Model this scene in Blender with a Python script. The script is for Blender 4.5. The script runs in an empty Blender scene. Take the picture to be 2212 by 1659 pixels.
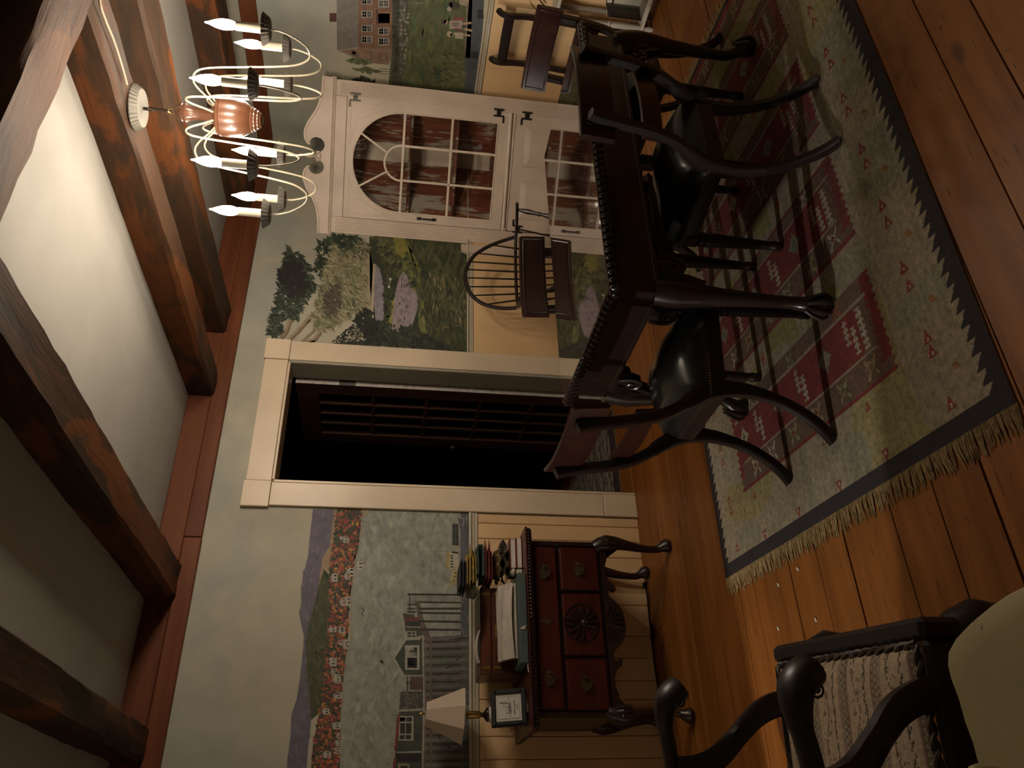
import bpy, math, random
import numpy as np
from mathutils import Vector, Matrix

# ------------------------------------------------------------------ camera, world, lights
SC = bpy.context.scene
COL = SC.collection
PW, PH, FOC, CAMZ = 2212, 1659, 1720.0, 1.42
def _rot(r, p, y):
    cy, sy, cp, sp, cr, sr = math.cos(y), math.sin(y), math.cos(p), math.sin(p), math.cos(r), math.sin(r)
    f = Vector((sy*cp, cy*cp, -sp)); rt = Vector((cy, -sy, 0)); dn = f.cross(rt)
    return rt*cr + dn*sr, -rt*sr + dn*cr, f
RT, DN, FW = _rot(math.radians(-3.28638111), math.radians(8.47255947), math.radians(31.94965664))
cam_d = bpy.data.cameras.new('camera')
cam = bpy.data.objects.new('camera', cam_d); COL.objects.link(cam)
# the photograph was taken with the phone on its side: image right = down in the room
m3 = Matrix((DN, RT, -FW)).transposed()
cam.matrix_world = Matrix.Translation((0, 0, CAMZ)) @ m3.to_4x4()
cam_d.sensor_fit = 'HORIZONTAL'; cam_d.sensor_width = 36.0
cam_d.lens = FOC/PW*36.0; cam_d.clip_start = 0.02; cam_d.clip_end = 60
SC.camera = cam
SC.view_settings.view_transform = 'Standard'; SC.view_settings.look = 'None'
SC.view_settings.gamma = 1; SC.view_settings.use_curve_mapping = False
SC.view_settings.exposure = 0.0
BULB_STRENGTH = 410.0
BULB_COLOR = (1.0, 0.85, 0.68)
wd = bpy.data.worlds.new('world'); SC.world = wd; wd.use_nodes = True
wd.node_tree.nodes['Background'].inputs[0].default_value = (0.9, 0.75, 0.6, 1)
wd.node_tree.nodes['Background'].inputs[1].default_value = 0.004
def lamp(name, loc, energy, color, radius):
    l = bpy.data.lights.new(name, 'POINT'); l.energy = energy; l.color = color; l.shadow_soft_size = radius
    o = bpy.data.objects.new(name, l); COL.objects.link(o); o.location = loc; return o
# a lamp in the room on the left shines through the doorway in the left wall: it throws the long chair-leg shadows to the right
lamp('side_room_light', (-2.66, 2.93, 1.86), 340, (1.0, 0.93, 0.83), 0.05)

def ray(x, y):
    return RT*(-(y-PH/2)) + DN*(x-PW/2) + FW*FOC
def at(x, y, ax, val):
    d = ray(x, y); c = Vector((0, 0, CAMZ)); t = (val-c[ax])/d[ax]
    return c + d*t
YW, XW, ZC = 4.109, 4.48, 2.56          # back wall, right wall, ceiling plaster

# ------------------------------------------------------------------ materials
MAT = {}
def _new(name):
    m = bpy.data.materials.new(name); m.use_nodes = True
    nt = m.node_tree; b = nt.nodes['Principled BSDF']; MAT[name] = m
    return m, nt, b
def lk(nt, a, b): nt.links.new(a, b)
def nd(nt, t, **k):
    n = nt.nodes.new(t)
    for a, v in k.items(): setattr(n, a, v)
    return n
def ramp(nt, fac, stops):
    r = nd(nt, 'ShaderNodeValToRGB'); els = r.color_ramp.elements
    while len(els) < len(stops): els.new(0.5)
    for e, (p, c) in zip(els, stops):
        e.position = p; e.color = (c[0], c[1], c[2], 1) if hasattr(c, '__len__') else (c, c, c, 1)
    lk(nt, fac, r.inputs[0]); return r
def coords(nt, scale, rnd=True):
    tc = nd(nt, 'ShaderNodeTexCoord'); mp = nd(nt, 'ShaderNodeMapping')
    mp.inputs['Scale'].default_value = scale
    lk(nt, tc.outputs['Object'], mp.inputs[0])
    if rnd:
        oi = nd(nt, 'ShaderNodeObjectInfo'); ml = nd(nt, 'ShaderNodeMath', operation='MULTIPLY'); ml.inputs[1].default_value = 37.0
        lk(nt, oi.outputs['Random'], ml.inputs[0]); cb = nd(nt, 'ShaderNodeCombineXYZ')
        for i in range(3): lk(nt, ml.outputs[0], cb.inputs[i])
        lk(nt, cb.outputs[0], mp.inputs['Location'])
    return mp.outputs[0]
def noise(nt, vec, scale, detail=5, dist=0.0, rough=0.55):
    n = nd(nt, 'ShaderNodeTexNoise'); n.inputs['Scale'].default_value = scale; n.inputs['Detail'].default_value = detail
    n.inputs['Distortion'].default_value = dist; n.inputs['Roughness'].default_value = rough
    lk(nt, vec, n.inputs['Vector']); return n.outputs['Fac']
def mixc(nt, fac, a, b, mode='MIX'):
    m = nd(nt, 'ShaderNodeMix', data_type='RGBA', blend_type=mode)
    for s, v in ((m.inputs[0], fac), (m.inputs[6], a), (m.inputs[7], b)):
        if hasattr(v, 'links'): lk(nt, v, s)
        elif hasattr(v, '__len__'): s.default_value = (v[0], v[1], v[2], 1)
        else: s.default_value = v
    return m.outputs[2]
def bump(nt, b, h, strength=0.2, dist=0.002):
    n = nd(nt, 'ShaderNodeBump'); n.inputs['Strength'].default_value = strength; n.inputs['Distance'].default_value = dist
    lk(nt, h, n.inputs['Height']); lk(nt, n.outputs[0], b.inputs['Normal'])
def wood(name, c1, c2, axis=0, rough=0.4, coat=0.0, grain=16, knots=None, bmp=0.15, vary=0.0, spec=0.5, ior=1.5, long=1.3):
    m, nt, b = _new(name)
    sc = [grain]*3; sc[axis] = long
    v = coords(nt, sc); n1 = noise(nt, v, 1.0, 7, 0.7)
    big = noise(nt, coords(nt, (1.1, 1.1, 1.1)), 2.0, 3)
    c = ramp(nt, n1, ((0.32, c2), (0.68, c1))).outputs[0]
    c = mixc(nt, ramp(nt, big, ((0.35, 0.0), (0.75, 0.35))).outputs[0], c, c2)
    if vary:
        oi = nd(nt, 'ShaderNodeObjectInfo')
        h = nd(nt, 'ShaderNodeMapRange'); h.inputs[3].default_value = 1-vary; h.inputs[4].default_value = 1+vary
        lk(nt, oi.outputs['Random'], h.inputs[0])
        hs = nd(nt, 'ShaderNodeHueSaturation'); lk(nt, h.outputs[0], hs.inputs['Value']); lk(nt, c, hs.inputs['Color']); c = hs.outputs[0]
    if knots:
        sk = [9]*3; sk[axis] = 2.6
        kn = noise(nt, coords(nt, sk), 1.0, 1, 0.3)
        c = mixc(nt, ramp(nt, kn, ((0.70, 0.0), (0.76, 0.85))).outputs[0], c, knots)
        sk = [75]*3; sk[axis] = 10
        kn = noise(nt, coords(nt, sk), 1.0, 2, 0.2)
        c = mixc(nt, ramp(nt, kn, ((0.685, 0.0), (0.73, 0.8))).outputs[0], c, knots)
    lk(nt, c, b.inputs['Base Color']); b.inputs['Roughness'].default_value = rough
    b.inputs['Coat Weight'].default_value = coat; b.inputs['Coat Roughness'].default_value = 0.015 if coat >= 1 else 0.1
    b.inputs['IOR'].default_value = ior; b.inputs['Specular IOR Level'].default_value = spec
    if bmp: bump(nt, b, n1, bmp, 0.0015)
    return m
def paint(name, col, rough=0.5, var=0.10, scale=7, chips=None, chip_lo=0.66, chip_scale=(14, 14, 3), metal=0.0, bmp=0.05, coat=0.0):
    m, nt, b = _new(name)
    v = coords(nt, (1, 1, 1)); n1 = noise(nt, v, scale, 5)
    d = [x*(1-var*2.2) for x in col]; l = [min(1, x*(1+var)) for x in col]
    c = ramp(nt, n1, ((0.3, d), (0.7, l))).outputs[0]
    if chips:
        n2 = noise(nt, coords(nt, chip_scale), 1.0, 6, 0.4, 0.65)
        c = mixc(nt, ramp(nt, n2, ((chip_lo, 0.0), (chip_lo+0.012, 1.0))).outputs[0], c, chips)
    lk(nt, c, b.inputs['Base Color']); b.inputs['Roughness'].default_value = rough
    b.inputs['Metallic'].default_value = metal; b.inputs['Coat Weight'].default_value = coat
    if bmp: bump(nt, b, n1, bmp, 0.002)
    return m
def vcol(name, rough=0.85, var=0.18, scale=40, bmp=0.1, stretch=(1, 1, 1)):
    m, nt, b = _new(name)
    a = nd(nt, 'ShaderNodeAttribute'); a.attribute_name = 'Col'
    n1 = noise(nt, coords(nt, stretch, False), scale, 5)
    r = ramp(nt, n1, ((0.25, 1-var*1.6), (0.75, 1+var*0.4)))
    c = mixc(nt, 1.0, a.outputs['Color'], r.outputs[0], 'MULTIPLY')
    lk(nt, c, b.inputs['Base Color']); b.inputs['Roughness'].default_value = rough
    if bmp: bump(nt, b, n1, bmp, 0.002)
    return m
def emit(name, col, s):
    m, nt, b = _new(name)
    b.inputs['Base Color'].default_value = (*col, 1); b.inputs['Emission Color'].default_value = (*col, 1)
    b.inputs['Emission Strength'].default_value = s; return m
def glass(name, tint=(0.96, 0.97, 0.95), refl=1.0):
    m, nt, b = _new(name); nt.nodes.remove(b)
    t = nd(nt, 'ShaderNodeBsdfTransparent'); t.inputs[0].default_value = (*tint, 1)
    g = nd(nt, 'ShaderNodeBsdfGlossy'); g.inputs['Roughness'].default_value = 0.02
    f = nd(nt, 'ShaderNodeFresnel'); f.inputs[0].default_value = 1.5
    x = nd(nt, 'ShaderNodeMixShader'); out = nt.nodes['Material Output']
    ml = nd(nt, 'ShaderNodeMath', operation='MULTIPLY'); ml.inputs[1].default_value = refl
    lk(nt, f.outputs[0], ml.inputs[0]); lk(nt, ml.outputs[0], x.inputs[0]); lk(nt, t.outputs[0], x.inputs[1]); lk(nt, g.outputs[0], x.inputs[2])
    lk(nt, x.outputs[0], out.inputs['Surface']); return m

def wall_paint():
    m, nt, b = _new('mural_sky')
    v = coords(nt, (1, 1, 1), False)
    n1 = noise(nt, v, 1.6, 4, 0.5); n2 = noise(nt, v, 9, 6, 0.3); n3 = noise(nt, v, 60, 4)
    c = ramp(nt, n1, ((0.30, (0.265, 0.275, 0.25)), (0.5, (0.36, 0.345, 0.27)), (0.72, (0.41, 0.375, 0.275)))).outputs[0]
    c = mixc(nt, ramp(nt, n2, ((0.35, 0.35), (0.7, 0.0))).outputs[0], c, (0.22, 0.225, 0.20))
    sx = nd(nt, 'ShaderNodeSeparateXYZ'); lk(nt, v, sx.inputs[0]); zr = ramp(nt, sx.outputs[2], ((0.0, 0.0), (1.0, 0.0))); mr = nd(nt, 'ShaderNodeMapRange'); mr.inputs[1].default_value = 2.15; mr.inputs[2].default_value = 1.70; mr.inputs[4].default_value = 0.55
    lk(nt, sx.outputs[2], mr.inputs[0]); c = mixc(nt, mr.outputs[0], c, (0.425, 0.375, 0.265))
    lk(nt, c, b.inputs['Base Color']); b.inputs['Roughness'].default_value = 0.7
    bump(nt, b, n3, 0.12, 0.002); return m
wall_paint()
paint('ceiling_plaster', (0.30, 0.288, 0.255), 0.8, 0.05, 3, bmp=0.08)
paint('dull_plaster', (0.30, 0.27, 0.22), 0.8, 0.08, 3)
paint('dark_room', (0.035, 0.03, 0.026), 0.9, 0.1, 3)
wood('pine_floor', (0.29, 0.108, 0.024), (0.17, 0.056, 0.011), 0, 0.46, 0.02, 15, (0.07, 0.022, 0.008), 0.12, 0.14, spec=0.22)
def beam_mat(name, axis, base, dark, orange):
    m, nt, b = _new(name)
    sc = [11]*3; sc[axis] = 1.3
    n1 = noise(nt, coords(nt, sc), 1.0, 8, 1.2, 0.65)
    sb = [4.2]*3; sb[axis] = 1.5
    n2 = noise(nt, coords(nt, sb), 1.0, 5, 0.6)
    sg = [38]*3; sg[axis] = 4
    n3 = noise(nt, coords(nt, sg), 1.0, 6, 0.5, 0.7)
    c = ramp(nt, n1, ((0.3, dark), (0.62, base))).outputs[0]
    c = mixc(nt, ramp(nt, n2, ((0.52, 0.0), (0.58, 0.9))).outputs[0], c, orange)
    c = mixc(nt, ramp(nt, n2, ((0.36, 0.8), (0.43, 0.0))).outputs[0], c, dark)
    c = mixc(nt, ramp(nt, n3, ((0.25, 0.75), (0.45, 0.0))).outputs[0], c, [x*0.35 for x in dark])
    lk(nt, c, b.inputs['Base Color']); b.inputs['Roughness'].default_value = 0.7; b.inputs['Specular IOR Level'].default_value = 0.15
    mx = nd(nt, 'ShaderNodeMath', operation='ADD'); lk(nt, n1, mx.inputs[0]); lk(nt, n3, mx.inputs[1])
    bump(nt, b, mx.outputs[0], 0.55, 0.006); return m
beam_mat('hewn_beam_y', 1, (0.058, 0.026, 0.012), (0.026, 0.019, 0.013), (0.115, 0.038, 0.011))
beam_mat('hewn_beam_x', 0, (0.060, 0.027, 0.011), (0.018, 0.008, 0.005), (0.088, 0.038, 0.014))
wood('trim_board_x', (0.155, 0.050, 0.020), (0.095, 0.028, 0.012), 0, 0.5, 0.0, 15, (0.05, 0.016, 0.01), 0.12, 0.1, spec=0.2)
wood('trim_board_y', (0.155, 0.050, 0.020), (0.095, 0.028, 0.012), 1, 0.5, 0.0, 15, (0.05, 0.016, 0.01), 0.12, 0.1, spec=0.2)
paint('cream_trim', (0.63, 0.51, 0.365), 0.42, 0.05, 4)
paint('rail_paint', (0.50, 0.44, 0.33), 0.45, 0.06, 6)
paint('wainscot_paint', (0.66, 0.44, 0.23), 0.5, 0.06, 3)
paint('jamb_grey', (0.30, 0.27, 0.21), 0.5, 0.06, 5)
paint('bare_door_edge', (0.55, 0.50, 0.46), 0.6, 0.15, 30)
wood('door_wood', (0.10, 0.042, 0.024), (0.055, 0.024, 0.015), 2, 0.35)
paint('cupboard_paint', (0.60, 0.485, 0.385), 0.5, 0.07, 5, (0.26, 0.07, 0.045), 0.735, (22, 22, 4))
paint('cupboard_trim', (0.66, 0.55, 0.44), 0.5, 0.07, 8, (0.24, 0.08, 0.05), 0.76, (30, 30, 6))
def peel():
    m, nt, b = _new('peeling_red')
    n0 = noise(nt, coords(nt, (5, 5, 2.0)), 1.0, 4); n1 = noise(nt, coords(nt, (42, 42, 6)), 1.0, 7, 0.8, 0.7)
    s = nd(nt, 'ShaderNodeMath', operation='ADD'); lk(nt, n0, s.inputs[0]); lk(nt, n1, s.inputs[1])
    n2 = noise(nt, coords(nt, (14, 14, 2)), 2.0, 5)
    red = ramp(nt, n2, ((0.3, (0.15, 0.04, 0.022)), (0.7, (0.30, 0.088, 0.04)))).outputs[0]
    c = mixc(nt, ramp(nt, s.outputs[0], ((1.0/2+0.03, 0.0), (1.0/2+0.05, 0.0))).outputs[0], red, red)
    mr = nd(nt, 'ShaderNodeMapRange'); mr.inputs[1].default_value = 1.06; mr.inputs[2].default_value = 1.09
    lk(nt, s.outputs[0], mr.inputs[0]); c = mixc(nt, mr.outputs[0], c, (0.47, 0.40, 0.34))
    lk(nt, c, b.inputs['Base Color']); b.inputs['Roughness'].default_value = 0.6
peel()
wood('mahogany', (0.014, 0.005, 0.004), (0.006, 0.0028, 0.0024), 2, 0.40, 0.04, 20, None, 0.05)
wood('mahogany_rail', (0.034, 0.009, 0.007), (0.015, 0.005, 0.004), 0, 0.30, 0.2, 20, None, 0.05)
wood('table_wood', (0.045, 0.021, 0.014), (0.022, 0.011, 0.008), 0, 0.05, 1.0, 22, None, 0.0, ior=1.7)
wood('table_frame', (0.022, 0.012, 0.009), (0.010, 0.006, 0.005), 0, 0.24, 0.25, 18, None, 0.05)
wood('table_leg_wood', (0.022, 0.012, 0.009), (0.010, 0.006, 0.005), 2, 0.30, 0.15, 18, None, 0.05)
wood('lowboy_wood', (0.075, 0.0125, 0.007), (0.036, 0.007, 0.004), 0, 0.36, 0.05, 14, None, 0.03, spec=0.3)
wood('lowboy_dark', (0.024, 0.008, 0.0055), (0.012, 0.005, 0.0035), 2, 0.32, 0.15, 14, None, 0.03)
wood('box_wood', (0.13, 0.035, 0.017), (0.06, 0.018, 0.010), 0, 0.35, 0.1, 14, None, 0.03)
wood('chandelier_wood', (0.105, 0.044, 0.020), (0.070, 0.027, 0.013), 2, 0.30, 0.15, 9, None, 0.0)
paint('black_leather', (0.010, 0.010, 0.009), 0.24, 0.1, 30, bmp=0.12)
paint('black_iron', (0.018, 0.015, 0.013), 0.45, 0.1, 30, metal=0.4)
paint('dark_iron', (0.05, 0.042, 0.036), 0.5, 0.1, 30, metal=0.3)
paint('tin', (0.13, 0.12, 0.10), 0.55, 0.12, 20, metal=0.5)
paint('dark_tin', (0.16, 0.145, 0.125), 0.55, 0.12, 20, metal=0.55)
paint('cream_wire', (0.36, 0.31, 0.22), 0.45, 0.06, 20)
paint('candle_sleeve', (0.42, 0.37, 0.28), 0.55, 0.05, 20)
paint('brass', (0.48, 0.33, 0.10), 0.3, 0.1, 20, metal=0.9)
paint('old_brass', (0.11, 0.075, 0.04), 0.4, 0.15, 20, metal=0.7)
paint('lamp_shade', (0.55, 0.44, 0.34), 0.8, 0.04, 6)
paint('white_ceramic', (0.55, 0.53, 0.48), 0.25, 0.05, 6)
paint('white_paint', (0.50, 0.45, 0.38), 0.5, 0.08, 9)
paint('black_frame', (0.006, 0.0065, 0.0065), 0.7, 0.1, 20)
paint('print_paper', (0.56, 0.53, 0.46), 0.6, 0.04, 9)
paint('ink', (0.05, 0.05, 0.045), 0.7, 0.05, 9)
paint('ink_soft', (0.20, 0.19, 0.17), 0.7, 0.1, 30)
paint('green_card', (0.07, 0.10, 0.09), 0.55, 0.06, 20)
paint('plastic_white', (0.50, 0.44, 0.38), 0.10, 0.06, 20, coat=0.6)
paint('paper_white', (0.62, 0.56, 0.50), 0.6, 0.04, 20)
paint('book_red', (0.14, 0.02, 0.02), 0.5, 0.1, 20)
paint('cloth_navy', (0.020, 0.024, 0.030), 0.85, 0.2, 50)
paint('cloth_yellow', (0.36, 0.25, 0.055), 0.85, 0.2, 50)
paint('cloth_green', (0.032, 0.055, 0.045), 0.85, 0.2, 50)
paint('cloth_olive', (0.085, 0.080, 0.045), 0.8, 0.2, 50)
paint('cloth_red', (0.16, 0.02, 0.02), 0.8, 0.2, 50)
paint('foil', (0.33, 0.24, 0.12), 0.22, 0.3, 40, metal=0.7, bmp=0.5)
paint('foil_dark', (0.10, 0.085, 0.065), 0.25, 0.3, 40, metal=0.5, bmp=0.5)
paint('leaf_green', (0.10, 0.13, 0.05), 0.5, 0.2, 20)
paint('cable_tan', (0.26, 0.18, 0.11), 0.5, 0.05, 20)
paint('yellow_paint', (0.29, 0.235, 0.115), 0.6, 0.06, 6, (0.09, 0.05, 0.03), 0.665, (30, 30, 30))
paint('fringe', (0.32, 0.225, 0.10), 0.9, 0.25, 60)
paint('rug_back', (0.20, 0.15, 0.09), 0.9, 0.1, 30)
paint('braid', (0.085, 0.055, 0.036), 0.6, 0.3, 90)
vcol('mural_paint', 0.7, 0.22, 26)
vcol('woven_wool', 0.95, 0.30, 55, 0.35)
vcol('damask', 0.85, 0.2, 90, 0.15)
glass('window_glass'); glass('dark_glass', (0.35, 0.35, 0.35), 0.4)
emit('bulb_glow', BULB_COLOR, BULB_STRENGTH)

# ------------------------------------------------------------------ mesh builder
class MB:
    def __init__(s): s.v = []; s.f = []; s.c = []; s.k = None
    def add(s, vs, fs, col=None):
        o = len(s.v); s.v += [tuple(v) for v in vs]; s.f += [tuple(i+o for i in f) for f in fs]; s.c += [col]*len(fs); return s
    def obox(s, c, ax, h, ch=0.0, col=None):
        c = Vector(c); ax = [Vector(a).normalized() for a in ax]
        if ch <= 0:
            vs = [c+ax[0]*h[0]*i+ax[1]*h[1]*j+ax[2]*h[2]*k for i in (-1, 1) for j in (-1, 1) for k in (-1, 1)]
            return s.add(vs, [(0,1,3,2),(4,6,7,5),(0,4,5,1),(2,3,7,6),(0,2,6,4),(1,5,7,3)], col)
        ch = min(ch, min(h)*0.9); vs = []; idx = {}
        for i in (-1, 1):
            for j in (-1, 1):
                for k in (-1, 1):
                    for a in range(3):
                        q = [h[0]*i, h[1]*j, h[2]*k]
                        for b in range(3):
                            if b != a: q[b] -= ch*(i, j, k)[b]
                        idx[(i, j, k, a)] = len(vs); vs.append(c+ax[0]*q[0]+ax[1]*q[1]+ax[2]*q[2])
        fs = []
        for a in range(3):
            b, d = [(1, 2), (2, 0), (0, 1)][a]
            for sg in (-1, 1):
                q = []
                for (p, r) in ((-1,-1),(1,-1),(1,1),(-1,1)):
                    t = [0, 0, 0]; t[a] = sg; t[b] = p; t[d] = r; q.append(idx[(*t, a)])
                fs.append(q if sg > 0 else q[::-1])
        for a in range(3):
            b, d = [(1, 2), (2, 0), (0, 1)][a]
            for p in (-1, 1):
                for r in (-1, 1):
                    q = []
                    for (e, w) in ((-1, b), (1, b), (1, d), (-1, d)):
                        t = [0, 0, 0]; t[a] = e; t[b] = p; t[d] = r; q.append(idx[(*t, w)])
                    fs.append(q if p*r > 0 else q[::-1])
        for i in (-1, 1):
            for j in (-1, 1):
                for k in (-1, 1):
                    q = [idx[(i, j, k, a)] for a in range(3)]; fs.append(q if i*j*k > 0 else q[::-1])
        return s.add(vs, fs, col)
    def box(s, x0, x1, y0, y1, z0, z1, ch=0.0, col=None):
        return s.obox(((x0+x1)/2, (y0+y1)/2, (z0+z1)/2), ((1,0,0),(0,1,0),(0,0,1)), (abs(x1-x0)/2, abs(y1-y0)/2, abs(z1-z0)/2), ch, col)
    def tube(s, path, rad, n=8, col=None, sx=1.0, sy=1.0, up=(0, 0, 1), cap=True, close=False):
        P = [Vector(p) for p in path]; m = len(P)
        R = rad if hasattr(rad, '__len__') else [rad]*m
        rings = []; prev = None
        for i in range(m):
            if close: t = P[(i+1) % m]-P[i-1]
            else: t = P[min(i+1, m-1)]-P[max(i-1, 0)]
            if t.length < 1e-9: t = Vector((0, 0, 1))
            t.normalize()
            if prev is None:
                u = Vector(up); 
                if abs(u.dot(t)) > 0.95: u = Vector((1, 0, 0)) if abs(t.x) < 0.9 else Vector((0, 1, 0))
            else: u = prev
            a = (u - t*u.dot(t)); 
            if a.length < 1e-6: a = t.orthogonal()
            a.normalize(); prev = a; b = t.cross(a)
            rr = R[i] if not hasattr(R[i], '__len__') else None
            ra, rb = (rr*sx, rr*sy) if rr is not None else R[i]
            rings.append([P[i]+a*ra*math.cos(2*math.pi*j/n)+b*rb*math.sin(2*math.pi*j/n) for j in range(n)])
        vs = [v for r in rings for v in r]; fs = []
        for i in range(m if close else m-1):
            i2 = (i+1) % m
            for j in range(n): fs.append((i*n+j, i*n+(j+1) % n, i2*n+(j+1) % n, i2*n+j))
        if cap and not close: fs.append(tuple(range(n))[::-1]); fs.append(tuple((m-1)*n+j for j in range(n)))
        return s.add(vs, fs, col)
    def rtube(s, path, wh, up=(0, 0, 1), ch=0.18, col=None):     # rectangular section with chamfered corners, wh = [(w along side, h along up)]
        P = [Vector(p) for p in path]; m = len(P); vs = []; fs = []
        pat = [(-1, -1+2*ch), (-1, 1-2*ch), (-1+2*ch, 1), (1-2*ch, 1), (1, 1-2*ch), (1, -1+2*ch), (1-2*ch, -1), (-1+2*ch, -1)]
        for i in range(m):
            t = (P[min(i+1, m-1)]-P[max(i-1, 0)]).normalized()
            u = Vector(up); sd = t.cross(u).normalized(); u = sd.cross(t).normalized()
            w, h = wh[i] if hasattr(wh[0], '__len__') else wh
            vs += [P[i]+sd*a*w/2+u*b*h/2 for a, b in pat]
        n = 8
        for i in range(m-1):
            for j in range(n): fs.append((i*n+j, i*n+(j+1) % n, (i+1)*n+(j+1) % n, (i+1)*n+j))
        fs.append(tuple(range(n))[::-1]); fs.append(tuple((m-1)*n+j for j in range(n)))
        return s.add(vs, fs, col)
    def lathe(s, prof, c=(0, 0, 0), n=16, col=None, flute=None, ax=2, cap=True, sweep=None):
        vs = []; fs = []; m = len(prof); c = Vector(c)
        for (r, z) in prof:
            for j in range(n):
                a = 2*math.pi*j/n; q = r if not flute else r*(1+flute*(1 if j % 2 else -1))
                p = [q*math.cos(a), q*math.sin(a), z]
                if ax == 1: p = [p[0], p[2], p[1]]
                if ax == 0: p = [p[2], p[0], p[1]]
                vs.append(c+Vector(p))
        for i in range(m-1):
            for j in range(n): fs.append((i*n+j, i*n+(j+1) % n, (i+1)*n+(j+1) % n, (i+1)*n+j))
        if cap: fs.append(tuple(range(n))[::-1]); fs.append(tuple((m-1)*n+j for j in range(n)))
        return s.add(vs, fs, col)
    def prism(s, poly, o, u, v, w, t, col=None):     # polygon in the (u, v) plane through o, extruded by t along w
        o, u, v, w = Vector(o), Vector(u), Vector(v), Vector(w); n = len(poly)
        a = [o+u*p[0]+v*p[1] for p in poly]; b = [q+w*t for q in a]
        return s.add(a+b, [tuple(range(n)), tuple(range(n, 2*n))[::-1]]+[(i, i+n, (i+1) % n+n, (i+1) % n) for i in range(n)], col)
    def face(s, pts, col=None): return s.add(pts, [tuple(range(len(pts)))], col)
    def grid(s, fn, nu, nv, col=None):
        vs = [fn(i/nu, j/nv) for i in range(nu+1) for j in range(nv+1)]
        return s.add(vs, [(i*(nv+1)+j, (i+1)*(nv+1)+j, (i+1)*(nv+1)+j+1, i*(nv+1)+j+1) for i in range(nu) for j in range(nv)], col)
    def ball(s, c, r, n=8, m=5, col=None):
        r = r if hasattr(r, '__len__') else (r, r, r)
        prof = [(math.sin(math.pi*i/m), -math.cos(math.pi*i/m)) for i in range(m+1)]
        vs = []; fs = []; c = Vector(c)
        for (q, z) in prof:
            for j in range(n): vs.append(c+Vector((q*r[0]*math.cos(2*math.pi*j/n), q*r[1]*math.sin(2*math.pi*j/n), z*r[2])))
        for i in range(m):
            for j in range(n): fs.append((i*n+j, i*n+(j+1) % n, (i+1)*n+(j+1) % n, (i+1)*n+j))
        return s.add(vs, fs, col)
    def mesh(s, name, mat, smooth=True, off=(0, 0, 0), angle=38):
        me = bpy.data.meshes.new(name)
        vs = s.v if not any(off) else [(x-off[0], y-off[1], z-off[2]) for x, y, z in s.v]
        me.from_pydata(vs, [], s.f)
        if any(c is not None for c in s.c):
            at_ = me.attributes.new('Col', 'FLOAT_COLOR', 'CORNER'); arr = []
            for f, c in zip(s.f, s.c):
                c = c or (0.5, 0.5, 0.5); arr += [c[0], c[1], c[2], 1.0]*len(f)
            at_.data.foreach_set('color', arr)
        me.materials.append(MAT[mat]); me.validate()
        if smooth:
            me.polygons.foreach_set('use_smooth', [True]*len(me.polygons)); me.set_sharp_from_angle(angle=math.radians(angle))
        me.update(); return me
    def build(s, name, mat, parent=None, smooth=True, world=False, angle=38, origin=None):
        off = (0, 0, 0)
        if world and parent is not None:
            r = parent
            while r.parent: r = r.parent
            off = tuple(r.location)
        if origin: off = origin
        o = bpy.data.objects.new(name, s.mesh(name, mat, smooth, off, angle)); COL.objects.link(o)
        if parent is not None: o.parent = parent
        elif origin: o.location = origin
        return o
def tag(o, label=None, cat=None, group=None, kind=None):
    for k, v in (('label', label), ('category', cat), ('group', group), ('kind', kind)):
        if v: o[k] = v
    return o
def thing(name, loc, label=None, cat=None, group=None, rz=0.0, kind=None):
    o = bpy.data.objects.new(name, None); o.empty_display_size = 0.05; COL.objects.link(o)
    o.location = loc; o.rotation_euler = (0, 0, rz); return tag(o, label, cat, group, kind)
def copy_tree(o, parent=None):
    c = o.copy(); COL.objects.link(c); c.parent = parent
    for ch in list(o.children): copy_tree(ch, c)
    return c
def piece(name, mesh, parent, loc=(0, 0, 0)):
    o = bpy.data.objects.new(name, mesh); COL.objects.link(o); o.parent = parent; o.location = loc; return o
rng = random.Random(7)
def spline(pts, n=6):
    P = [Vector(p) for p in pts]; out = []
    for i in range(len(P)-1):
        p0, p1, p2, p3 = P[max(i-1, 0)], P[i], P[i+1], P[min(i+2, len(P)-1)]
        for k in range(n):
            t = k/n; out.append(0.5*((2*p1)+(p2-p0)*t+(2*p0-5*p1+4*p2-p3)*t*t+(3*p1-p0-3*p2+p3)*t**3))
    return out+[P[-1]]

# ------------------------------------------------------------------ room shell
X0, Y0 = -0.56, -1.6
DX0, DX1, DZ = 1.842, 2.632, 2.03            # door opening in the back wall
b = MB()
b.box(X0, DX0, YW, YW+0.13, 0, ZC); b.box(DX1, XW, YW, YW+0.13, 0, ZC); b.box(DX0, DX1, YW, YW+0.13, DZ, ZC)
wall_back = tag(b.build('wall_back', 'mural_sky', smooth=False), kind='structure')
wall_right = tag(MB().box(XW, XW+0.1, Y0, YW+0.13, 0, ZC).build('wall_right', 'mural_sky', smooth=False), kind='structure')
b = MB(); LD0, LD1 = 2.33, 2.985           # doorway in the left wall (out of frame)
b.box(X0-0.1, X0, Y0, LD0, 0, ZC); b.box(X0-0.1, X0, LD1, YW+0.13, 0, ZC); b.box(X0-0.1, X0, LD0, LD1, 2.03, ZC)
tag(b.build('wall_left', 'dull_plaster', smooth=False), kind='structure')
b = MB(); b.box(-4.2, -4.1, 0.5, 4.6, 0, ZC); b.box(-4.1, X0-0.1, 4.5, 4.6, 0, ZC); b.box(-4.1, X0-0.1, 0.5, 0.6, 0, ZC); b.box(-4.2, X0-0.1, 0.5, 4.6, ZC, ZC+0.08); b.box(-4.2, X0-0.1, 0.5, 4.6, -0.08, 0)
tag(b.build('wall_hall', 'dull_plaster', smooth=False), kind='structure')
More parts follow.
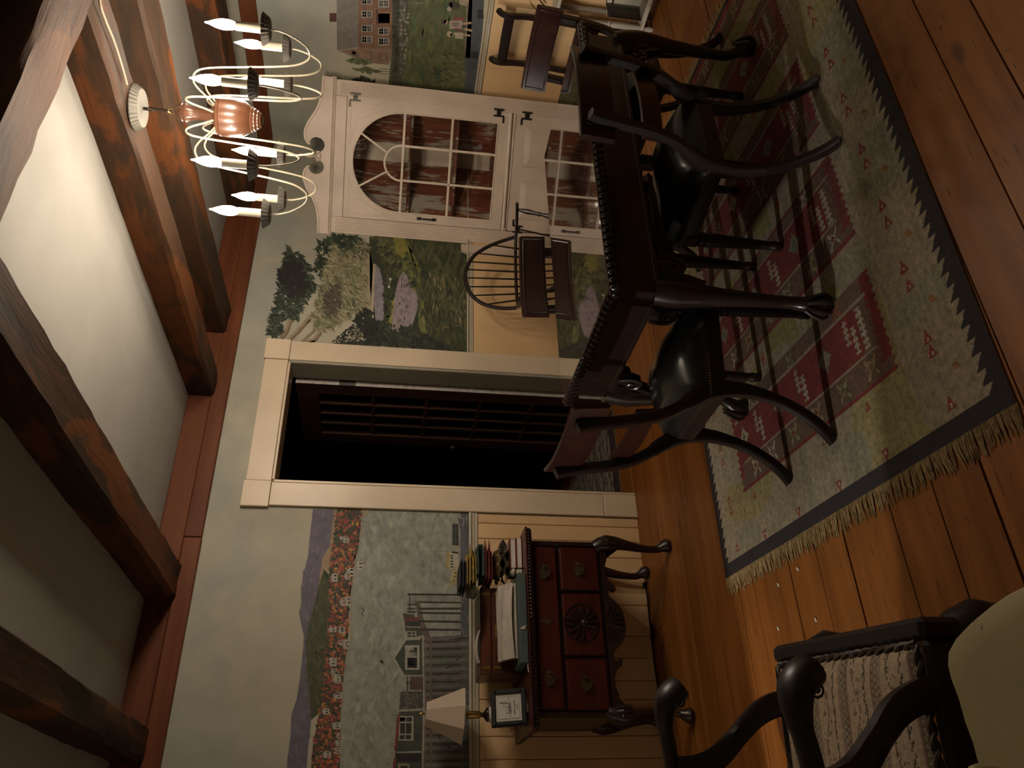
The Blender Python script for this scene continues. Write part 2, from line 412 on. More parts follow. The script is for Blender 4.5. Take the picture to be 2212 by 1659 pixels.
tag(MB().box(X0-0.1, XW+0.1, Y0-0.1, Y0, 0, ZC).build('wall_front', 'dull_plaster', smooth=False), kind='structure')
tag(MB().box(X0-0.1, XW+0.1, Y0-0.1, YW+0.13, ZC, ZC+0.08).build('ceiling', 'ceiling_plaster', smooth=False), kind='structure')
# next room, unlit, seen through the open door
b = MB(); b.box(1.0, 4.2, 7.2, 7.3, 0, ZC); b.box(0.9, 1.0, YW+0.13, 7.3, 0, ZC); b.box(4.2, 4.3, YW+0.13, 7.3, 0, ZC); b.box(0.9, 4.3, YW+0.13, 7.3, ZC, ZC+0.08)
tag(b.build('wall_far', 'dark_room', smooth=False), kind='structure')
floor = tag(MB().box(X0-0.1, XW+0.1, Y0-0.1, 7.3, -0.08, -0.012).build('floor', 'dark_room', smooth=False), kind='structure')
seams = [YW-0.001, 3.93, 3.675, 3.52, 3.39, 3.233, 2.98, 2.738, 2.55, 2.36, 2.18, 1.925, 1.733, 1.55, 1.365, 1.175, 1.03, 0.85, 0.62, 0.36, 0.1, -0.2, -0.6, -1.0, -1.3, Y0]
wide_gap = {2.18: 0.008, 1.55: 0.009, 3.233: 0.005}
for i in range(len(seams)-1):
    ya, yb = seams[i+1], seams[i]
    ga, gb = wide_gap.get(ya, 0.004)/2, wide_gap.get(yb, 0.004)/2
    cuts = [X0, XW] if i % 3 else [X0, rng.uniform(3.6, 3.9), XW]
    if ya > 3.9: cuts = [X0, 1.05, XW]
    for k in range(len(cuts)-1):
        dz = rng.uniform(-0.0012, 0.0006)
        MB().box(cuts[k]+0.001, cuts[k+1]-0.001, ya+ga, yb-gb, -0.03, dz, 0.0010).build('plank', 'pine_floor', floor)
MB().box(DX0, DX1, YW+0.0, YW+0.135, -0.03, 0.004, 0.003).build('threshold', 'pine_floor', floor)
for k in range(9):
    MB().box(1.0, 4.2, 4.25+k*0.33, 4.577+k*0.33, -0.03, 0.0, 0.002).build('plank', 'pine_floor', floor)

# ceiling edge boards (each board is its own trim) and right-wall boards
def trim(n, x0, x1, y0, y1, z0, z1, mat): return tag(MB().box(x0, x1, y0, y1, z0, z1, 0.004).build('trim_%d' % n, mat), kind='structure')
trim(1, X0, 1.512, YW-0.030, YW, 2.344, 2.431, 'trim_board_x'); trim(2, 1.515, XW-0.03, YW-0.030, YW, 2.346, 2.432, 'trim_board_x')
trim(3, X0, XW-0.02, YW-0.022, YW, 2.434, ZC, 'trim_board_x')
trim(4, XW-0.028, XW, Y0, YW-0.03, 2.358, 2.458, 'trim_board_y')
def hewn(name, a, c, axis, w0, w1, z0, z1, mat, label, jit=0.007, seed=0):
    r = random.Random(seed); m = max(8, int((c-a)/0.09)); vs = []; fs = []
    sec = [(w0, z0+0.018), (w0, z1), (w1, z1), (w1, z0+0.018), (w1-0.016, z0), ((w0+w1)/2, z0), (w0+0.016, z0)]
    n = len(sec); ph = [r.uniform(0, 6) for _ in range(n*2)]
    for i in range(m+1):
        t = a+(c-a)*i/m
        for j, (w, z) in enumerate(sec):
            jw = jit*(math.sin(t*4.1+ph[j])*0.6+r.uniform(-0.5, 0.5)); jz = jit*(math.sin(t*3.3+ph[j+n])*0.6+r.uniform(-0.5, 0.5))
            if z == z1: jz = 0
            p = (w+jw, t, z+jz) if axis == 1 else (t, w+jw, z+jz)
            vs.append(p)
    for i in range(m):
        for j in range(n): fs.append((i*n+j, i*n+(j+1) % n, (i+1)*n+(j+1) % n, (i+1)*n+j))
    fs.append(tuple(range(n))); fs.append(tuple(m*n+j for j in range(n))[::-1])
    b = MB().add(vs, fs); c0 = ((w0+w1)/2, (a+c)/2, z0) if axis == 1 else ((a+c)/2, (w0+w1)/2, z0)
    return tag(b.build(name, mat, origin=c0, angle=30), label, 'beam')
EY0, EY1 = 1.495, 1.688
YB = YW-0.032
def beam_y(w0, w1, lab, seed): return hewn('ceiling_beam', EY1-0.02, YB, 1, w0, w1, 2.418, ZC, 'hewn_beam_y', lab, 0.006, seed)
beam_y(0.468, 0.612, 'rough brown ceiling beam above the table lamp, nearest the left edge of the room', 3)
beam_y(1.192, 1.378, 'rough hewn ceiling beam with orange patches over the dark doorway', 8)
beam_y(2.350, 2.520, 'cracked dark ceiling beam that carries the chandelier', 5)
beam_y(2.785, 2.975, 'reddish knotty ceiling beam right behind the chandelier beam', 12)
beam_y(3.78, 4.025, 'dark brown ceiling beam over the corner cupboard, nearest the right wall', 9)
hewn('crossing_beam', X0, XW, 0, EY0, EY1, 2.415, ZC, 'hewn_beam_x', 'big knotty beam crossing the other beams, nearest the viewer', 0.008, 4)

# wainscot of the back wall: upright boards left of the door, wider panel boards right of it
bx = [1.700, 1.646, 1.557, 1.466, 1.359, 1.203, 1.042, 0.931, 0.82, 0.729, 0.561, 0.46, 0.33, 0.2, 0.06, -0.1, -0.25, X0+0.002]
for i in range(len(bx)-1):
    MB().box(bx[i+1]+0.0012, bx[i]-0.0012, YW-0.010, YW, 0.0, 0.915, 0.0035).build('wainscot_board', 'wainscot_paint', wall_back)
for xa, xb in ((2.77, 3.70), (3.702, XW)):
    MB().box(xa, xb, YW-0.010, YW, 0.0, 0.935, 0.002).build('wainscot_panel', 'wainscot_paint', wall_back)
def rail(parent, x0, x1, z0, z1, axis=0):
    h = z1-z0
    prof = [(0, 0), (0.010, 0), (0.013, 0.10*h), (0.013, 0.30*h), (0.009, 0.36*h), (0.016, 0.42*h), (0.016, 0.58*h), (0.011, 0.64*h), (0.020, 0.72*h), (0.024, 0.88*h), (0.022, h), (0, h)]
    if axis == 0: MB().prism(prof, (x0, YW, z0), (0, -1, 0), (0, 0, 1), (1, 0, 0), x1-x0).build('chair_rail', 'rail_paint', parent, smooth=False)
    else: MB().prism(prof, (XW, x0, z0), (-1, 0, 0), (0, 0, 1), (0, 1, 0), x1-x0).build('chair_rail', 'rail_paint', parent, smooth=False)
rail(wall_back, X0, 1.703, 0.918, 0.966); rail(wall_back, 2.766, XW-0.02, 0.938, 0.978); rail(wall_right, Y0, YW-0.03, 0.950, 0.994, 1)
for ya, yb in ((1.9, 3.3), (3.302, YW-0.011), (Y0, 1.898)):
    MB().box(XW-0.010, XW, ya, yb, 0.0, 0.945, 0.002).build('wainscot_panel', 'wainscot_paint', wall_right)
tag(MB().box(XW-0.022, XW-0.0, Y0, 3.4, 0.0, 0.11, 0.004).build('baseboard_right', 'cream_trim'), kind='structure')

# doorway: casing, jambs and the many-paned door swung into the dark room
door = thing('door_1', (DX1, YW, 0), kind='structure')
cy0, cy1 = YW-0.020, YW
def dpart(n, m, *a, ch=0.003, p=door): return MB().box(*a, ch).build(n, m, p, world=True)
dpart('casing', 'cream_trim', DX0-0.135, DX0-0.002, cy0, cy1, 0.195, DZ+0.008); dpart('casing', 'cream_trim', DX1+0.002, DX1+0.135, cy0, cy1, 0.195, DZ+0.008)
dpart('plinth_block', 'cream_trim', DX0-0.136, DX0-0.001, cy0-0.002, cy1, 0.0, 0.193); dpart('plinth_block', 'cream_trim', DX1+0.001, DX1+0.136, cy0-0.002, cy1, 0.0, 0.193)
dpart('head_casing', 'cream_trim', DX0+0.006, DX1-0.002, cy0, cy1, DZ+0.012, DZ+0.146)
dpart('corner_block', 'cream_trim', DX0-0.145, DX0+0.004, cy0-0.006, cy1, DZ+0.010, DZ+0.154); dpart('corner_block', 'cream_trim', DX1, DX1+0.141, cy0-0.006, cy1, DZ+0.010, DZ+0.154)
dpart('jamb', 'jamb_grey', DX1-0.018, DX1, YW-0.018, YW+0.15, 0.0, DZ); dpart('jamb', 'cream_trim', DX0, DX0+0.016, YW-0.018, YW+0.15, 0.0, DZ)
dpart('head_jamb', 'cream_trim', DX0+0.016, DX1-0.018, YW-0.018, YW+0.15, DZ-0.004, DZ+0.010)
leaf = MB(); lx0, lx1, ly0, ly1 = 2.600, 2.640, 4.300, 5.060; lz0, lz1 = 0.012, 2.012
st = 0.115; leaf.box(lx0, lx1, ly0, ly0+st, lz0, lz1, 0.002); leaf.box(lx0, lx1, ly1-st, ly1, lz0, lz1, 0.002)
leaf.box(lx0, lx1, ly0+st, ly1-st, lz1-0.13, lz1, 0.002); leaf.box(lx0, lx1, ly0+st, ly1-st, lz0, lz0+0.16, 0.002)
lf = leaf.build('door_leaf', 'door_wood', door, world=True)
pz0, pz1, py0, py1 = lz0+0.16, lz1-0.13, ly0+st, ly1-st
for k in (1, 2, 3):
    y = py0+(py1-py0)*k/4; MB().box(lx0+0.004, lx1-0.004, y-0.011, y+0.011, pz0, pz1, 0.003).build('muntin', 'door_wood', lf, world=True)
for k in range(1, 5):
    z = pz0+(pz1-pz0)*k/5; MB().box(lx0+0.006, lx1-0.006, py0, py1, z-0.011, z+0.011, 0.003).build('muntin', 'door_wood', lf, world=True)
for i in range(4):
    for k in range(5):
        y = py0+(py1-py0)*i/4; z = pz0+(pz1-pz0)*k/5
        MB().box(lx0+0.018, lx0+0.022, y+0.009, y+(py1-py0)/4-0.009, z+0.009, z+(pz1-pz0)/5-0.009).build('pane', 'dark_glass', lf, world=True, smooth=False)
MB().box(lx0+0.001, lx1-0.001, ly0-0.003, ly0, lz0, lz1).build('bare_edge', 'bare_door_edge', lf, world=True)
for hz in (1.70, 0.28):
    h = MB(); h.box(lx0-0.001, lx1+0.004, ly0-0.006, ly0-0.002, hz-0.05, hz+0.05); h.tube([(lx1+0.008, ly0-0.006, hz-0.05), (lx1+0.008, ly0-0.006, hz+0.05)], 0.007, 8)
    for q in (-0.034, 0.0, 0.034): h.ball((lx0+0.016, ly0-0.007, hz+q), 0.0035, 6, 4)
    h.build('hinge', 'old_brass' if hz < 1 else 'tin', lf, world=True)
MB().box(lx0-0.004, lx0, ly1-0.075, ly1-0.035, 0.90, 1.06).ball((lx0-0.035, ly1-0.055, 0.98), 0.026, 10, 6).tube([(lx0, ly1-0.055, 0.98), (lx0-0.03, ly1-0.055, 0.98)], 0.008, 8).build('door_knob', 'black_iron', lf, world=True)

# ------------------------------------------------------------------ the painted murals (flat paint on the plaster: thin strokes of coloured paint)
class Paint:
    def __init__(s, ax, val, sgn): s.b = MB(); s.ax = ax; s.val = val; s.g = sgn; s.n = 0; s.layer = 0.0
    def pt(s, x, y):
        p = at(x, y, s.ax, s.val); s_off = s.g*(0.0006+s.layer*0.0002+s.n*2.5e-7); p[s.ax] += s_off; return p
    def poly(s, pts, col): s.n += 1; s.b.face([s.pt(x, y) for x, y in pts], col)
    def rect(s, x0, y0, x1, y1, col): s.poly([(x0, y0), (x1, y0), (x1, y1), (x0, y1)], col)
    def line(s, pts, w, col):
        for (x0, y0), (x1, y1) in zip(pts, pts[1:]):
            dx, dy = x1-x0, y1-y0; l = math.hypot(dx, dy) or 1; nx, ny = -dy/l*w/2, dx/l*w/2
            s.poly([(x0+nx, y0+ny), (x1+nx, y1+ny), (x1-nx, y1-ny), (x0-nx, y0-ny)], col)
    def blob(s, x, y, r, col, k=7, el=1.0, r2=None):
        a0 = rng.uniform(0, 6); s.poly([(x+math.cos(a0+2*math.pi*i/k)*r*rng.uniform(0.72, 1.15)*el, y+math.sin(a0+2*math.pi*i/k)*(r2 or r)*rng.uniform(0.72, 1.15)) for i in range(k)], col)
    def leafs(s, region, n, cols, ln, w, ang, spread):
        xs = [p[0] for p in region]; ys = [p[1] for p in region]
        def inside(x, y):
            c = False; j = len(region)-1
            for i in range(len(region)):
                (xi, yi), (xj, yj) = region[i], region[j]
                if (yi > y) != (yj > y) and x < (xj-xi)*(y-yi)/(yj-yi)+xi: c = not c
                j = i
            return c
        k = 0; tries = 0
        while k < n and tries < n*12:
            tries += 1; x, y = rng.uniform(min(xs), max(xs)), rng.uniform(min(ys), max(ys))
            if not inside(x, y): continue
            k += 1; a = math.radians(ang+rng.uniform(-spread, spread)); l = ln*rng.uniform(0.6, 1.4); ww = w*rng.uniform(0.7, 1.3); c = rng.choice(cols); q = rng.uniform(0.8, 1.2)
            c = [v*q for v in c]; ca, sa = math.cos(a), math.sin(a)
            s.poly([(x-ca*l/2, y-sa*l/2), (x-sa*ww/2, y+ca*ww/2), (x+ca*l/2, y+sa*l/2), (x+sa*ww/2, y-ca*ww/2)], c)
    def build(s, name, parent, label): return tag(s.b.build(name, 'mural_paint', parent, smooth=False), label)

# --- harbour mural, left of the door (coordinates read off the photograph, laid onto the wall plane)
P = Paint(1, YW, -1)
hill = [(676,1100),(668,1170),(665,1205),(655,1240),(650,1270),(651,1300),(646,1325),(651,1350),(656,1372),(655,1400),(647,1470),(641,1510),(629,1545),(628,1585),(621,1640),(617,1700),(612,1800)]
hill_in = [(723,1100),(716,1145),(712,1180),(697,1205),(690,1245),(688,1280),(676,1320),(668,1345),(660,1385),(662,1440),(668,1500),(672,1560),(665,1620),(660,1700),(655,1800)]
shore = [(806,1100),(782,1120),(779,1170),(768,1210),(764,1250),(759,1290),(758,1330),(759,1375),(752,1410),(745,1450),(741,1500),(737,1560),(736,1640),(734,1720),(733,1800)]
water_l = shore
P.poly(water_l+[(1013,1800),(1013,1700),(1013,1106),(806,1100)], (0.315, 0.325, 0.275))
P.layer = 1
P.leafs([(790,1108),(1008,1108),(1010,1659),(745,1659)], 700, [(0.33,0.335,0.28),(0.295,0.31,0.262),(0.335,0.335,0.275),(0.29,0.30,0.262)], 34, 9, 90, 40)
P.layer = 2
P.poly(hill+hill_in[::-1], (0.135, 0.115, 0.150))
P.leafs(hill+hill_in[::-1], 160, [(0.15,0.13,0.16),(0.12,0.105,0.135),(0.165,0.145,0.165)], 15, 4, 100, 14)
P.poly([(723,1100),(716,1145),(712,1180),(697,1205),(690,1245),(690,1300),(712,1250),(722,1200),(735,1160),(742,1100)], (0.30, 0.21, 0.125))
P.poly([(700,1230),(690,1260),(676,1320),(668,1345),(660,1385),(663,1450),(668,1500),(672,1555),(690,1540),(706,1420),(716,1330),(716,1250)], (0.055, 0.065, 0.028))
P.leafs([(700,1240),(676,1320),(662,1390),(668,1500),(690,1520),(706,1400),(714,1260)], 160, [(0.07,0.085,0.03),(0.045,0.055,0.025),(0.09,0.085,0.04)], 24, 6, 80, 40)
town = [(728,1100),(722,1160),(712,1215),(712,1290),(708,1350),(702,1400),(699,1450),(695,1500),(686,1560),(676,1610),(672,1659),(668,1800),(731,1800),(735,1659),(735,1560),(739,1480),(747,1420),(752,1370),(755,1300),(764,1230),(777,1160),(785,1100)]
P.poly(town, (0.07, 0.065, 0.038))
sand = [(806,1100),(782,1120),(779,1170),(768,1210),(764,1250),(759,1290),(754,1290),(758,1240),(764,1205),(774,1160),(780,1100)]
P.poly(sand, (0.36, 0.30, 0.19))
P.layer = 3
fall = [(0.30,0.055,0.035),(0.36,0.11,0.04),(0.42,0.22,0.05),(0.26,0.045,0.045),(0.035,0.045,0.02),(0.05,0.06,0.028),(0.03,0.035,0.02),(0.40,0.16,0.10),(0.20,0.06,0.04)]
P.leafs(town, 1500, fall, 9, 7, 90, 90)
for (x, y) in [(735,1165),(743,1166),(769,1222),(751,1236),(738,1300),(744,1299),(712,1360),(731,1361),(735,1388),(742,1392),(712,1430),(717,1452),(724,1458),(722,1470),(723,1502),(700,1537),(722,1568),(728,1590),(726,1605),(724,1622),(702,1630),(748,1245),(718,1248)]:
    x += rng.uniform(-2, 2); w, h = rng.uniform(9, 16), rng.uniform(11, 20)
    P.rect(x, y-h/2, x+w, y+h/2, (0.42, 0.40, 0.33)); P.poly([(x, y-h/2-1), (x-5, y), (x, y+h/2+1)], (0.30, 0.27, 0.23))
    for q in (-0.25, 0.2): P.rect(x+w*0.35, y+h*q-1.5, x+w*0.75, y+h*q+1.5, (0.06, 0.06, 0.05))
P.leafs(town, 260, fall[4:7]+fall[:2], 7, 5, 90, 90)
P.line([(783,1313),(786,1320),(781,1326),(786,1332)], 2, (0.04,0.035,0.03)); P.line([(790,1215),(776,1219)], 2, (0.06,0.05,0.04))
P.line(shore, 3, (0.30, 0.28, 0.21))
# wharf with its pilings and shacks
P.layer = 4
grey, gdark, glit = (0.155, 0.145, 0.122), (0.035, 0.030, 0.025), (0.26, 0.25, 0.215)
P.rect(995, 1106, 1014, 1800, (0.085, 0.095, 0.10))
P.leafs([(994,1108),(1013,1108),(1013,1659),(994,1659)], 120, [(0.13,0.13,0.13),(0.05,0.055,0.06),(0.17,0.17,0.16)], 22, 3, 90, 15)
P.poly([(896,1299),(906,1299),(917,1345),(932,1380),(939,1800),(912,1800),(911,1380)], (0.135, 0.105, 0.075))
for y in (1284, 1300, 1315, 1324, 1342, 1360):
    P.line([(905 if y > 1290 else 880, y), (995, y+rng.uniform(-1, 2))], 4, gdark)
P.line([(885,1285),(885,1325)], 2, gdark)
for y in (1306, 1315, 1322): P.line([(880,y),(898,y)], 3, gdark)
for k in range(26): P.line([(896+k*4, 1289), (896+k*4, 1298)], 1.6, glit)
P.line([(893,1289),(1002,1292)], 1.5, glit); P.line([(893,1298),(1002,1300)], 1.5, glit)
P.poly([(932,1376),(1012,1372),(1012,1800),(930,1800)], (0.095, 0.09, 0.078))
y = 1380
while y < 1790:
    P.line([(915, y), (1012, y-4)], rng.uniform(5, 9), [v*rng.uniform(0.8, 1.15) for v in grey]); P.line([(922, y+8), (995, y+7)], rng.uniform(2.5, 5), gdark)
    P.blob(914, y, 4, glit, 6); y += rng.uniform(13, 20)
P.line([(913,1372),(916,1520),(910,1800)], 3.5, (0.36, 0.34, 0.28)); P.line([(930,1376),(932,1800)], 5, (0.14, 0.11, 0.08))
for (a, c) in (((1000,1415),(985,1427)),((975,1437),(963,1445)),((954,1452),(945,1458)),((938,1466),(932,1473)),((962,1605),(975,1618)),((945,1590),(952,1598))): P.line([a, c], 3, gdark)
# big green shack with a gable toward the water, and the little house behind it
green, wht = (0.055, 0.065, 0.045), (0.40, 0.38, 0.31)
P.poly([(870,1325),(894,1328),(913,1372),(878,1378)], green); P.line([(868,1322),(876,1380)], 3, wht)
P.rect(875, 1333, 905, 1342, (0.16, 0.045, 0.045)); P.rect(876, 1343, 908, 1353, (0.03, 0.03, 0.03))
P.line([(875,1333),(877,1354),(907,1355)], 2, wht); P.rect(877, 1364, 899, 1378, wht); P.rect(880, 1366, 888, 1370, gdark); P.rect(890, 1366, 897, 1370, gdark); P.rect(880, 1372, 888, 1376, gdark); P.rect(890, 1372, 897, 1376, gdark)
P.poly([(849,1422),(876,1381),(912,1379),(912,1459),(873,1461)], green); P.line([(908,1380),(876,1381),(850,1422),(874,1463)], 5, wht); P.line([(874,1460),(914,1459)], 3, wht)
P.rect(875, 1394, 906, 1447, wht); P.rect(880, 1399, 901, 1418, (0.06,0.055,0.05)); P.rect(880, 1421, 901, 1443, (0.03,0.028,0.025)); P.rect(884, 1404, 897, 1410, (0.16,0.15,0.13))
P.rect(886, 1462, 914, 1490, (0.10, 0.06, 0.04)); P.line([(880,1462),(880,1494)], 2.5, gdark); P.line([(876,1475),(889,1475)], 2.5, gdark)
# lower right shed with nets, red buoys and windows
P.poly([(866,1494),(913,1494),(910,1800),(848,1800),(851,1640),(855,1580)], green)
P.line([(864,1494),(860,1540),(854,1600),(849,1659),(846,1800)], 4, (0.34,0.32,0.26))
P.poly([(868,1496),(910,1498),(908,1531),(862,1530)], (0.06, 0.055, 0.045))
P.leafs([(868,1496),(910,1498),(908,1531),(862,1530)], 70, [(0.20,0.18,0.14),(0.13,0.12,0.10)], 16, 1.5, 30, 60)
P.line([(860,1535),(912,1533)], 5, (0.34,0.32,0.26))
P.rect(861, 1547, 893, 1600, wht); P.rect(864, 1550, 876, 1559, gdark); P.rect(878, 1550, 890, 1559, gdark); P.rect(864, 1562, 875, 1585, gdark); P.rect(877, 1562, 889, 1585, gdark); P.rect(863, 1588, 874, 1597, gdark); P.rect(876, 1588, 888, 1597, gdark)
for k in range(13): P.blob(861-k*0.5, 1546+k*6, 4, (0.20, 0.035, 0.03), 6)
P.rect(856, 1627, 909, 1646, (0.02,0.02,0.018)); P.line([(857,1626),(910,1624)], 4, (0.34,0.32,0.26)); P.rect(860, 1650, 884, 1690, (0.30,0.28,0.16)); P.rect(864, 1654, 880, 1690, gdark)
for k in range(8): P.blob(853-k*0.5, 1642+k*5, 4, (0.20, 0.035, 0.03), 6)
# yellow and white lobster boat with its rig
P.poly([(988,1118),(1003,1118),(1006,1240),(998,1262),(988,1275),(990,1180)], (0.12, 0.115, 0.145))
P.poly([(968,1273),(990,1255),(993,1235),(991,1228),(978,1232)], (0.42, 0.36, 0.16)); P.line([(968,1273),(990,1256),(994,1232),(992,1140),(986,1117)], 2.5, wht)
P.poly([(971,1191),(991,1192),(991,1230),(970,1231)], (0.48, 0.44, 0.34)); P.poly([(966,1192),(971,1191),(970,1231),(964,1222)], (0.40, 0.31, 0.09)); P.line([(976,1193),(990,1195)], 4, (0.05,0.03,0.025))
for y in (1201, 1206, 1213, 1219, 1225): P.rect(973, y-1.5, 979, y+1.5, (0.04,0.035,0.03))
for y in (1238, 1246, 1255): P.blob(984-(y-1238)*0.2, y, 2.2, (0.04,0.03,0.03), 6)
P.rect(977, 1132, 990, 1178, (0.035, 0.042, 0.038))
for k in range(1, 4): P.line([(977, 1132+k*11.5), (990, 1132+k*11.5)], 1, (0.10,0.105,0.095))
P.line([(983.5,1132),(983.5,1178)], 1, (0.10,0.105,0.095)); P.rect(986, 1180, 992, 1190, (0.42,0.33,0.22))
P.line([(940,1165),(986,1189)], 2.2, (0.33,0.31,0.26)); P.line([(908,1190),(986,1190)], 1.8, (0.36,0.33,0.27)); P.line([(930,1190),(972,1248)], 1.6, (0.30,0.28,0.23)); P.line([(944,1205),(974,1242)], 1.4, (0.30,0.28,0.23))
P.line([(986,1117),(1002,1120),(1000,1138)], 1.6, (0.33,0.31,0.27))
P.build('harbour_mural', wall_back, 'painted harbour mural left of the door with hills, village, wharf and boat')

# --- garden mural between door and cupboard
P = Paint(1, YW, -1)
dk, mid, lt = (0.018, 0.028, 0.018), (0.045, 0.06, 0.028), (0.19, 0.19, 0.10)
P.poly([(798,512),(1012,512),(1014,763),(800,742)], (0.032, 0.042, 0.022))
P.poly([(796,520),(823,690),(800,720),(770,640)], (0.36, 0.30, 0.20))
P.layer = 1
P.poly([(811,570),(820,580),(830,620),(829,690),(812,700),(806,640)], (0.24, 0.21, 0.24)); P.poly([(806,570),(811,570),(806,690),(800,690)], (0.42,0.35,0.23))
P.poly([(800,512),(870,512),(905,600),(880,600),(840,575),(815,540)], (0.045,0.052,0.028))
P.leafs([(800,512),(895,512),(900,600),(850,600),(812,545)], 260, [(0.10,0.11,0.05),(0.03,0.04,0.02),(0.07,0.08,0.035),(0.16,0.15,0.055)], 14, 8, 60, 80)
P.poly([(849,512),(874,512),(882,545),(872,560),(858,548)], (0.24, 0.22, 0.05))
P.poly([(872,585),(885,600),(905,635),(906,655),(893,695),(868,718),(846,717),(852,640),(862,600)], (0.29, 0.235, 0.255))
P.leafs([(872,590),(885,600),(903,640),(893,692),(868,714),(848,712),(856,640)], 180, [(0.33,0.26,0.27),(0.23,0.19,0.22),(0.30,0.25,0.25)], 22, 2, 90, 12)
P.leafs([(872,590),(895,620),(893,680),(850,705),(858,640)], 16, [(0.05,0.045,0.05)], 11, 2.5, 95, 10)
P.poly([(842,640),(852,648),(846,710),(830,725),(836,680)], (0.25, 0.24, 0.06))
P.leafs([(832,560),(850,600),(852,650),(836,700),(828,660)], 110, [(0.035,0.045,0.02),(0.06,0.07,0.03),(0.02,0.026,0.015)], 12, 7, 90, 90)
P.blob(843, 603, 3, (0.5,0.47,0.38)); P.blob(840, 620, 3, (0.5,0.47,0.38)); P.line([(843,605),(840,619)], 3, (0.2,0.2,0.12))
P.leafs([(880,545),(905,570),(908,640),(890,620),(870,570)], 150, [(0.05,0.075,0.03),(0.10,0.12,0.045),(0.03,0.045,0.022),(0.16,0.16,0.06)], 12, 8, 90, 90)
# rolling lawns on the right
P.layer = 2
P.poly([(876,516),(1012,520),(1014,762),(905,750),(906,620),(890,560)], (0.045, 0.056, 0.026))
P.line([(876,520),(900,575),(916,600),(918,645),(912,690),(925,722)], 9, (0.21, 0.20, 0.06))
P.line([(905,590),(909,640),(908,700),(918,728)], 9, (0.15, 0.16, 0.05))
for pts, w, c in (([(915,585),(925,640),(950,655),(985,635),(1002,600)], 16, (0.025,0.034,0.018)), ([(940,550),(955,620),(960,645)], 8, (0.10,0.11,0.05)), ([(985,560),(995,590),(1008,575)], 12, (0.10,0.11,0.05)), ([(925,690),(945,708),(975,710),(1008,700)], 7, (0.018,0.024,0.014)), ([(918,660),(945,662),(975,640)], 4, (0.22,0.17,0.08)), ([(925,700),(935,712),(1000,702)], 4, (0.22,0.17,0.08)), ([(965,560),(968,600),(978,630)], 9, (0.06,0.075,0.03)), ([(985,640),(990,690)], 10, (0.055,0.065,0.03))): P.line(pts, w, c)
P.leafs([(890,530),(1010,530),(1012,755),(915,745)], 330, [(0.03,0.04,0.02),(0.075,0.085,0.035),(0.05,0.06,0.028),(0.10,0.10,0.045)], 34, 6, 85, 28)
P.leafs([(925,590),(1005,590),(1008,700),(930,690)], 40, [(0.24,0.19,0.10),(0.16,0.15,0.07)], 18, 3, 85, 20)
# dark hedge above the casing and the wind-blown cedars
P.layer = 3
P.leafs([(712,745),(800,690),(900,715),(960,745),(1012,763),(720,748)], 520, [(0.016,0.022,0.015),(0.028,0.036,0.022),(0.045,0.052,0.034)], 12, 9, 90, 90)
P.leafs([(775,662),(800,672),(812,700),(835,735),(716,742),(760,705)], 380, [(0.014,0.018,0.014),(0.022,0.028,0.02),(0.012,0.014,0.011)], 11, 8, 90, 90)
P.leafs([(712,742),(770,700),(790,735)], 80, [(0.42,0.38,0.27),(0.30,0.28,0.19)], 6, 3, 90, 90)
trunk = (0.30, 0.235, 0.155)
for pts, w in (([(623,737),(645,715),(668,690),(690,668)], 11), ([(606,733),(618,720),(625,700),(640,660)], 11), ([(657,742),(680,735),(700,705),(712,680)], 10), ([(650,740),(678,715),(684,690)], 6)):
    P.line(pts, w, trunk); P.line([(x+2, y+1) for x, y in pts], w*0.35, (0.17,0.12,0.075))
P.leafs([(578,720),(588,678),(600,640),(602,590),(612,575),(622,535),(640,545),(660,560),(676,590),(680,620),(660,655),(640,690),(618,690),(606,720),(588,735)], 640, [dk, (0.025,0.036,0.024), (0.04,0.055,0.035), (0.014,0.018,0.014), (0.06,0.08,0.05)], 20, 6, 205, 55)
P.leafs([(602,590),(625,560),(655,575),(668,610),(655,640),(625,640)], 200, [(0.015,0.013,0.012),(0.02,0.016,0.014)], 16, 7, 200, 70)
P.leafs([(678,580),(688,520),(720,508),(770,512),(800,530),(780,560),(740,580),(700,610)], 420, [dk, (0.03,0.045,0.026), (0.05,0.07,0.035), (0.016,0.024,0.016)], 17, 6, 200, 60)
P.leafs([(700,600),(722,520),(740,555),(770,530),(792,520),(790,560),(775,590),(795,600),(785,640),(798,648),(770,672),(745,690),(715,712),(690,725),(680,700),(672,680),(688,650)], 900, [(0.27,0.25,0.15),(0.20,0.195,0.11),(0.32,0.28,0.175),(0.15,0.155,0.075),(0.10,0.105,0.055),(0.24,0.21,0.13)], 24, 4.5, 215, 45)
P.leafs([(700,640),(735,610),(735,660),(705,690)], 90, [(0.06,0.05,0.035),(0.09,0.075,0.05)], 22, 6, 215, 40)
P.build('garden_mural', wall_back, 'painted cedar trees and pond mural between the door and the cupboard')

# --- brick house mural on the right wall
P = Paint(0, XW, -1)
brick, roof, wht2 = (0.19, 0.105, 0.065), (0.185, 0.165, 0.145), (0.36, 0.34, 0.29)
P.poly([(850,-160),(1050,-160),(1046,0),(1030,225),(838,195),(845,120)], (0.095, 0.105, 0.045))
P.leafs([(885,-120),(1000,-120),(995,100),(975,190),(875,180)], 260, [(0.115,0.125,0.05),(0.085,0.10,0.045),(0.075,0.11,0.05),(0.13,0.125,0.05)], 40, 10, 90, 30)
P.layer = 1
P.poly([(726,-160),(776,-160),(774,103),(728,108)], roof); P.poly([(774,-160),(858,-160),(850,106),(774,103)], brick)
P.poly([(728,108),(774,103),(850,106),(840,140),(783,134),(758,120)], (0.23, 0.145, 0.095)); P.rect(712, 28, 727, 47, (0.085, 0.028, 0.025))
P.line([(728,109),(775,103)], 1.6, wht2); P.line([(732,110),(783,134)], 1.6, wht2)
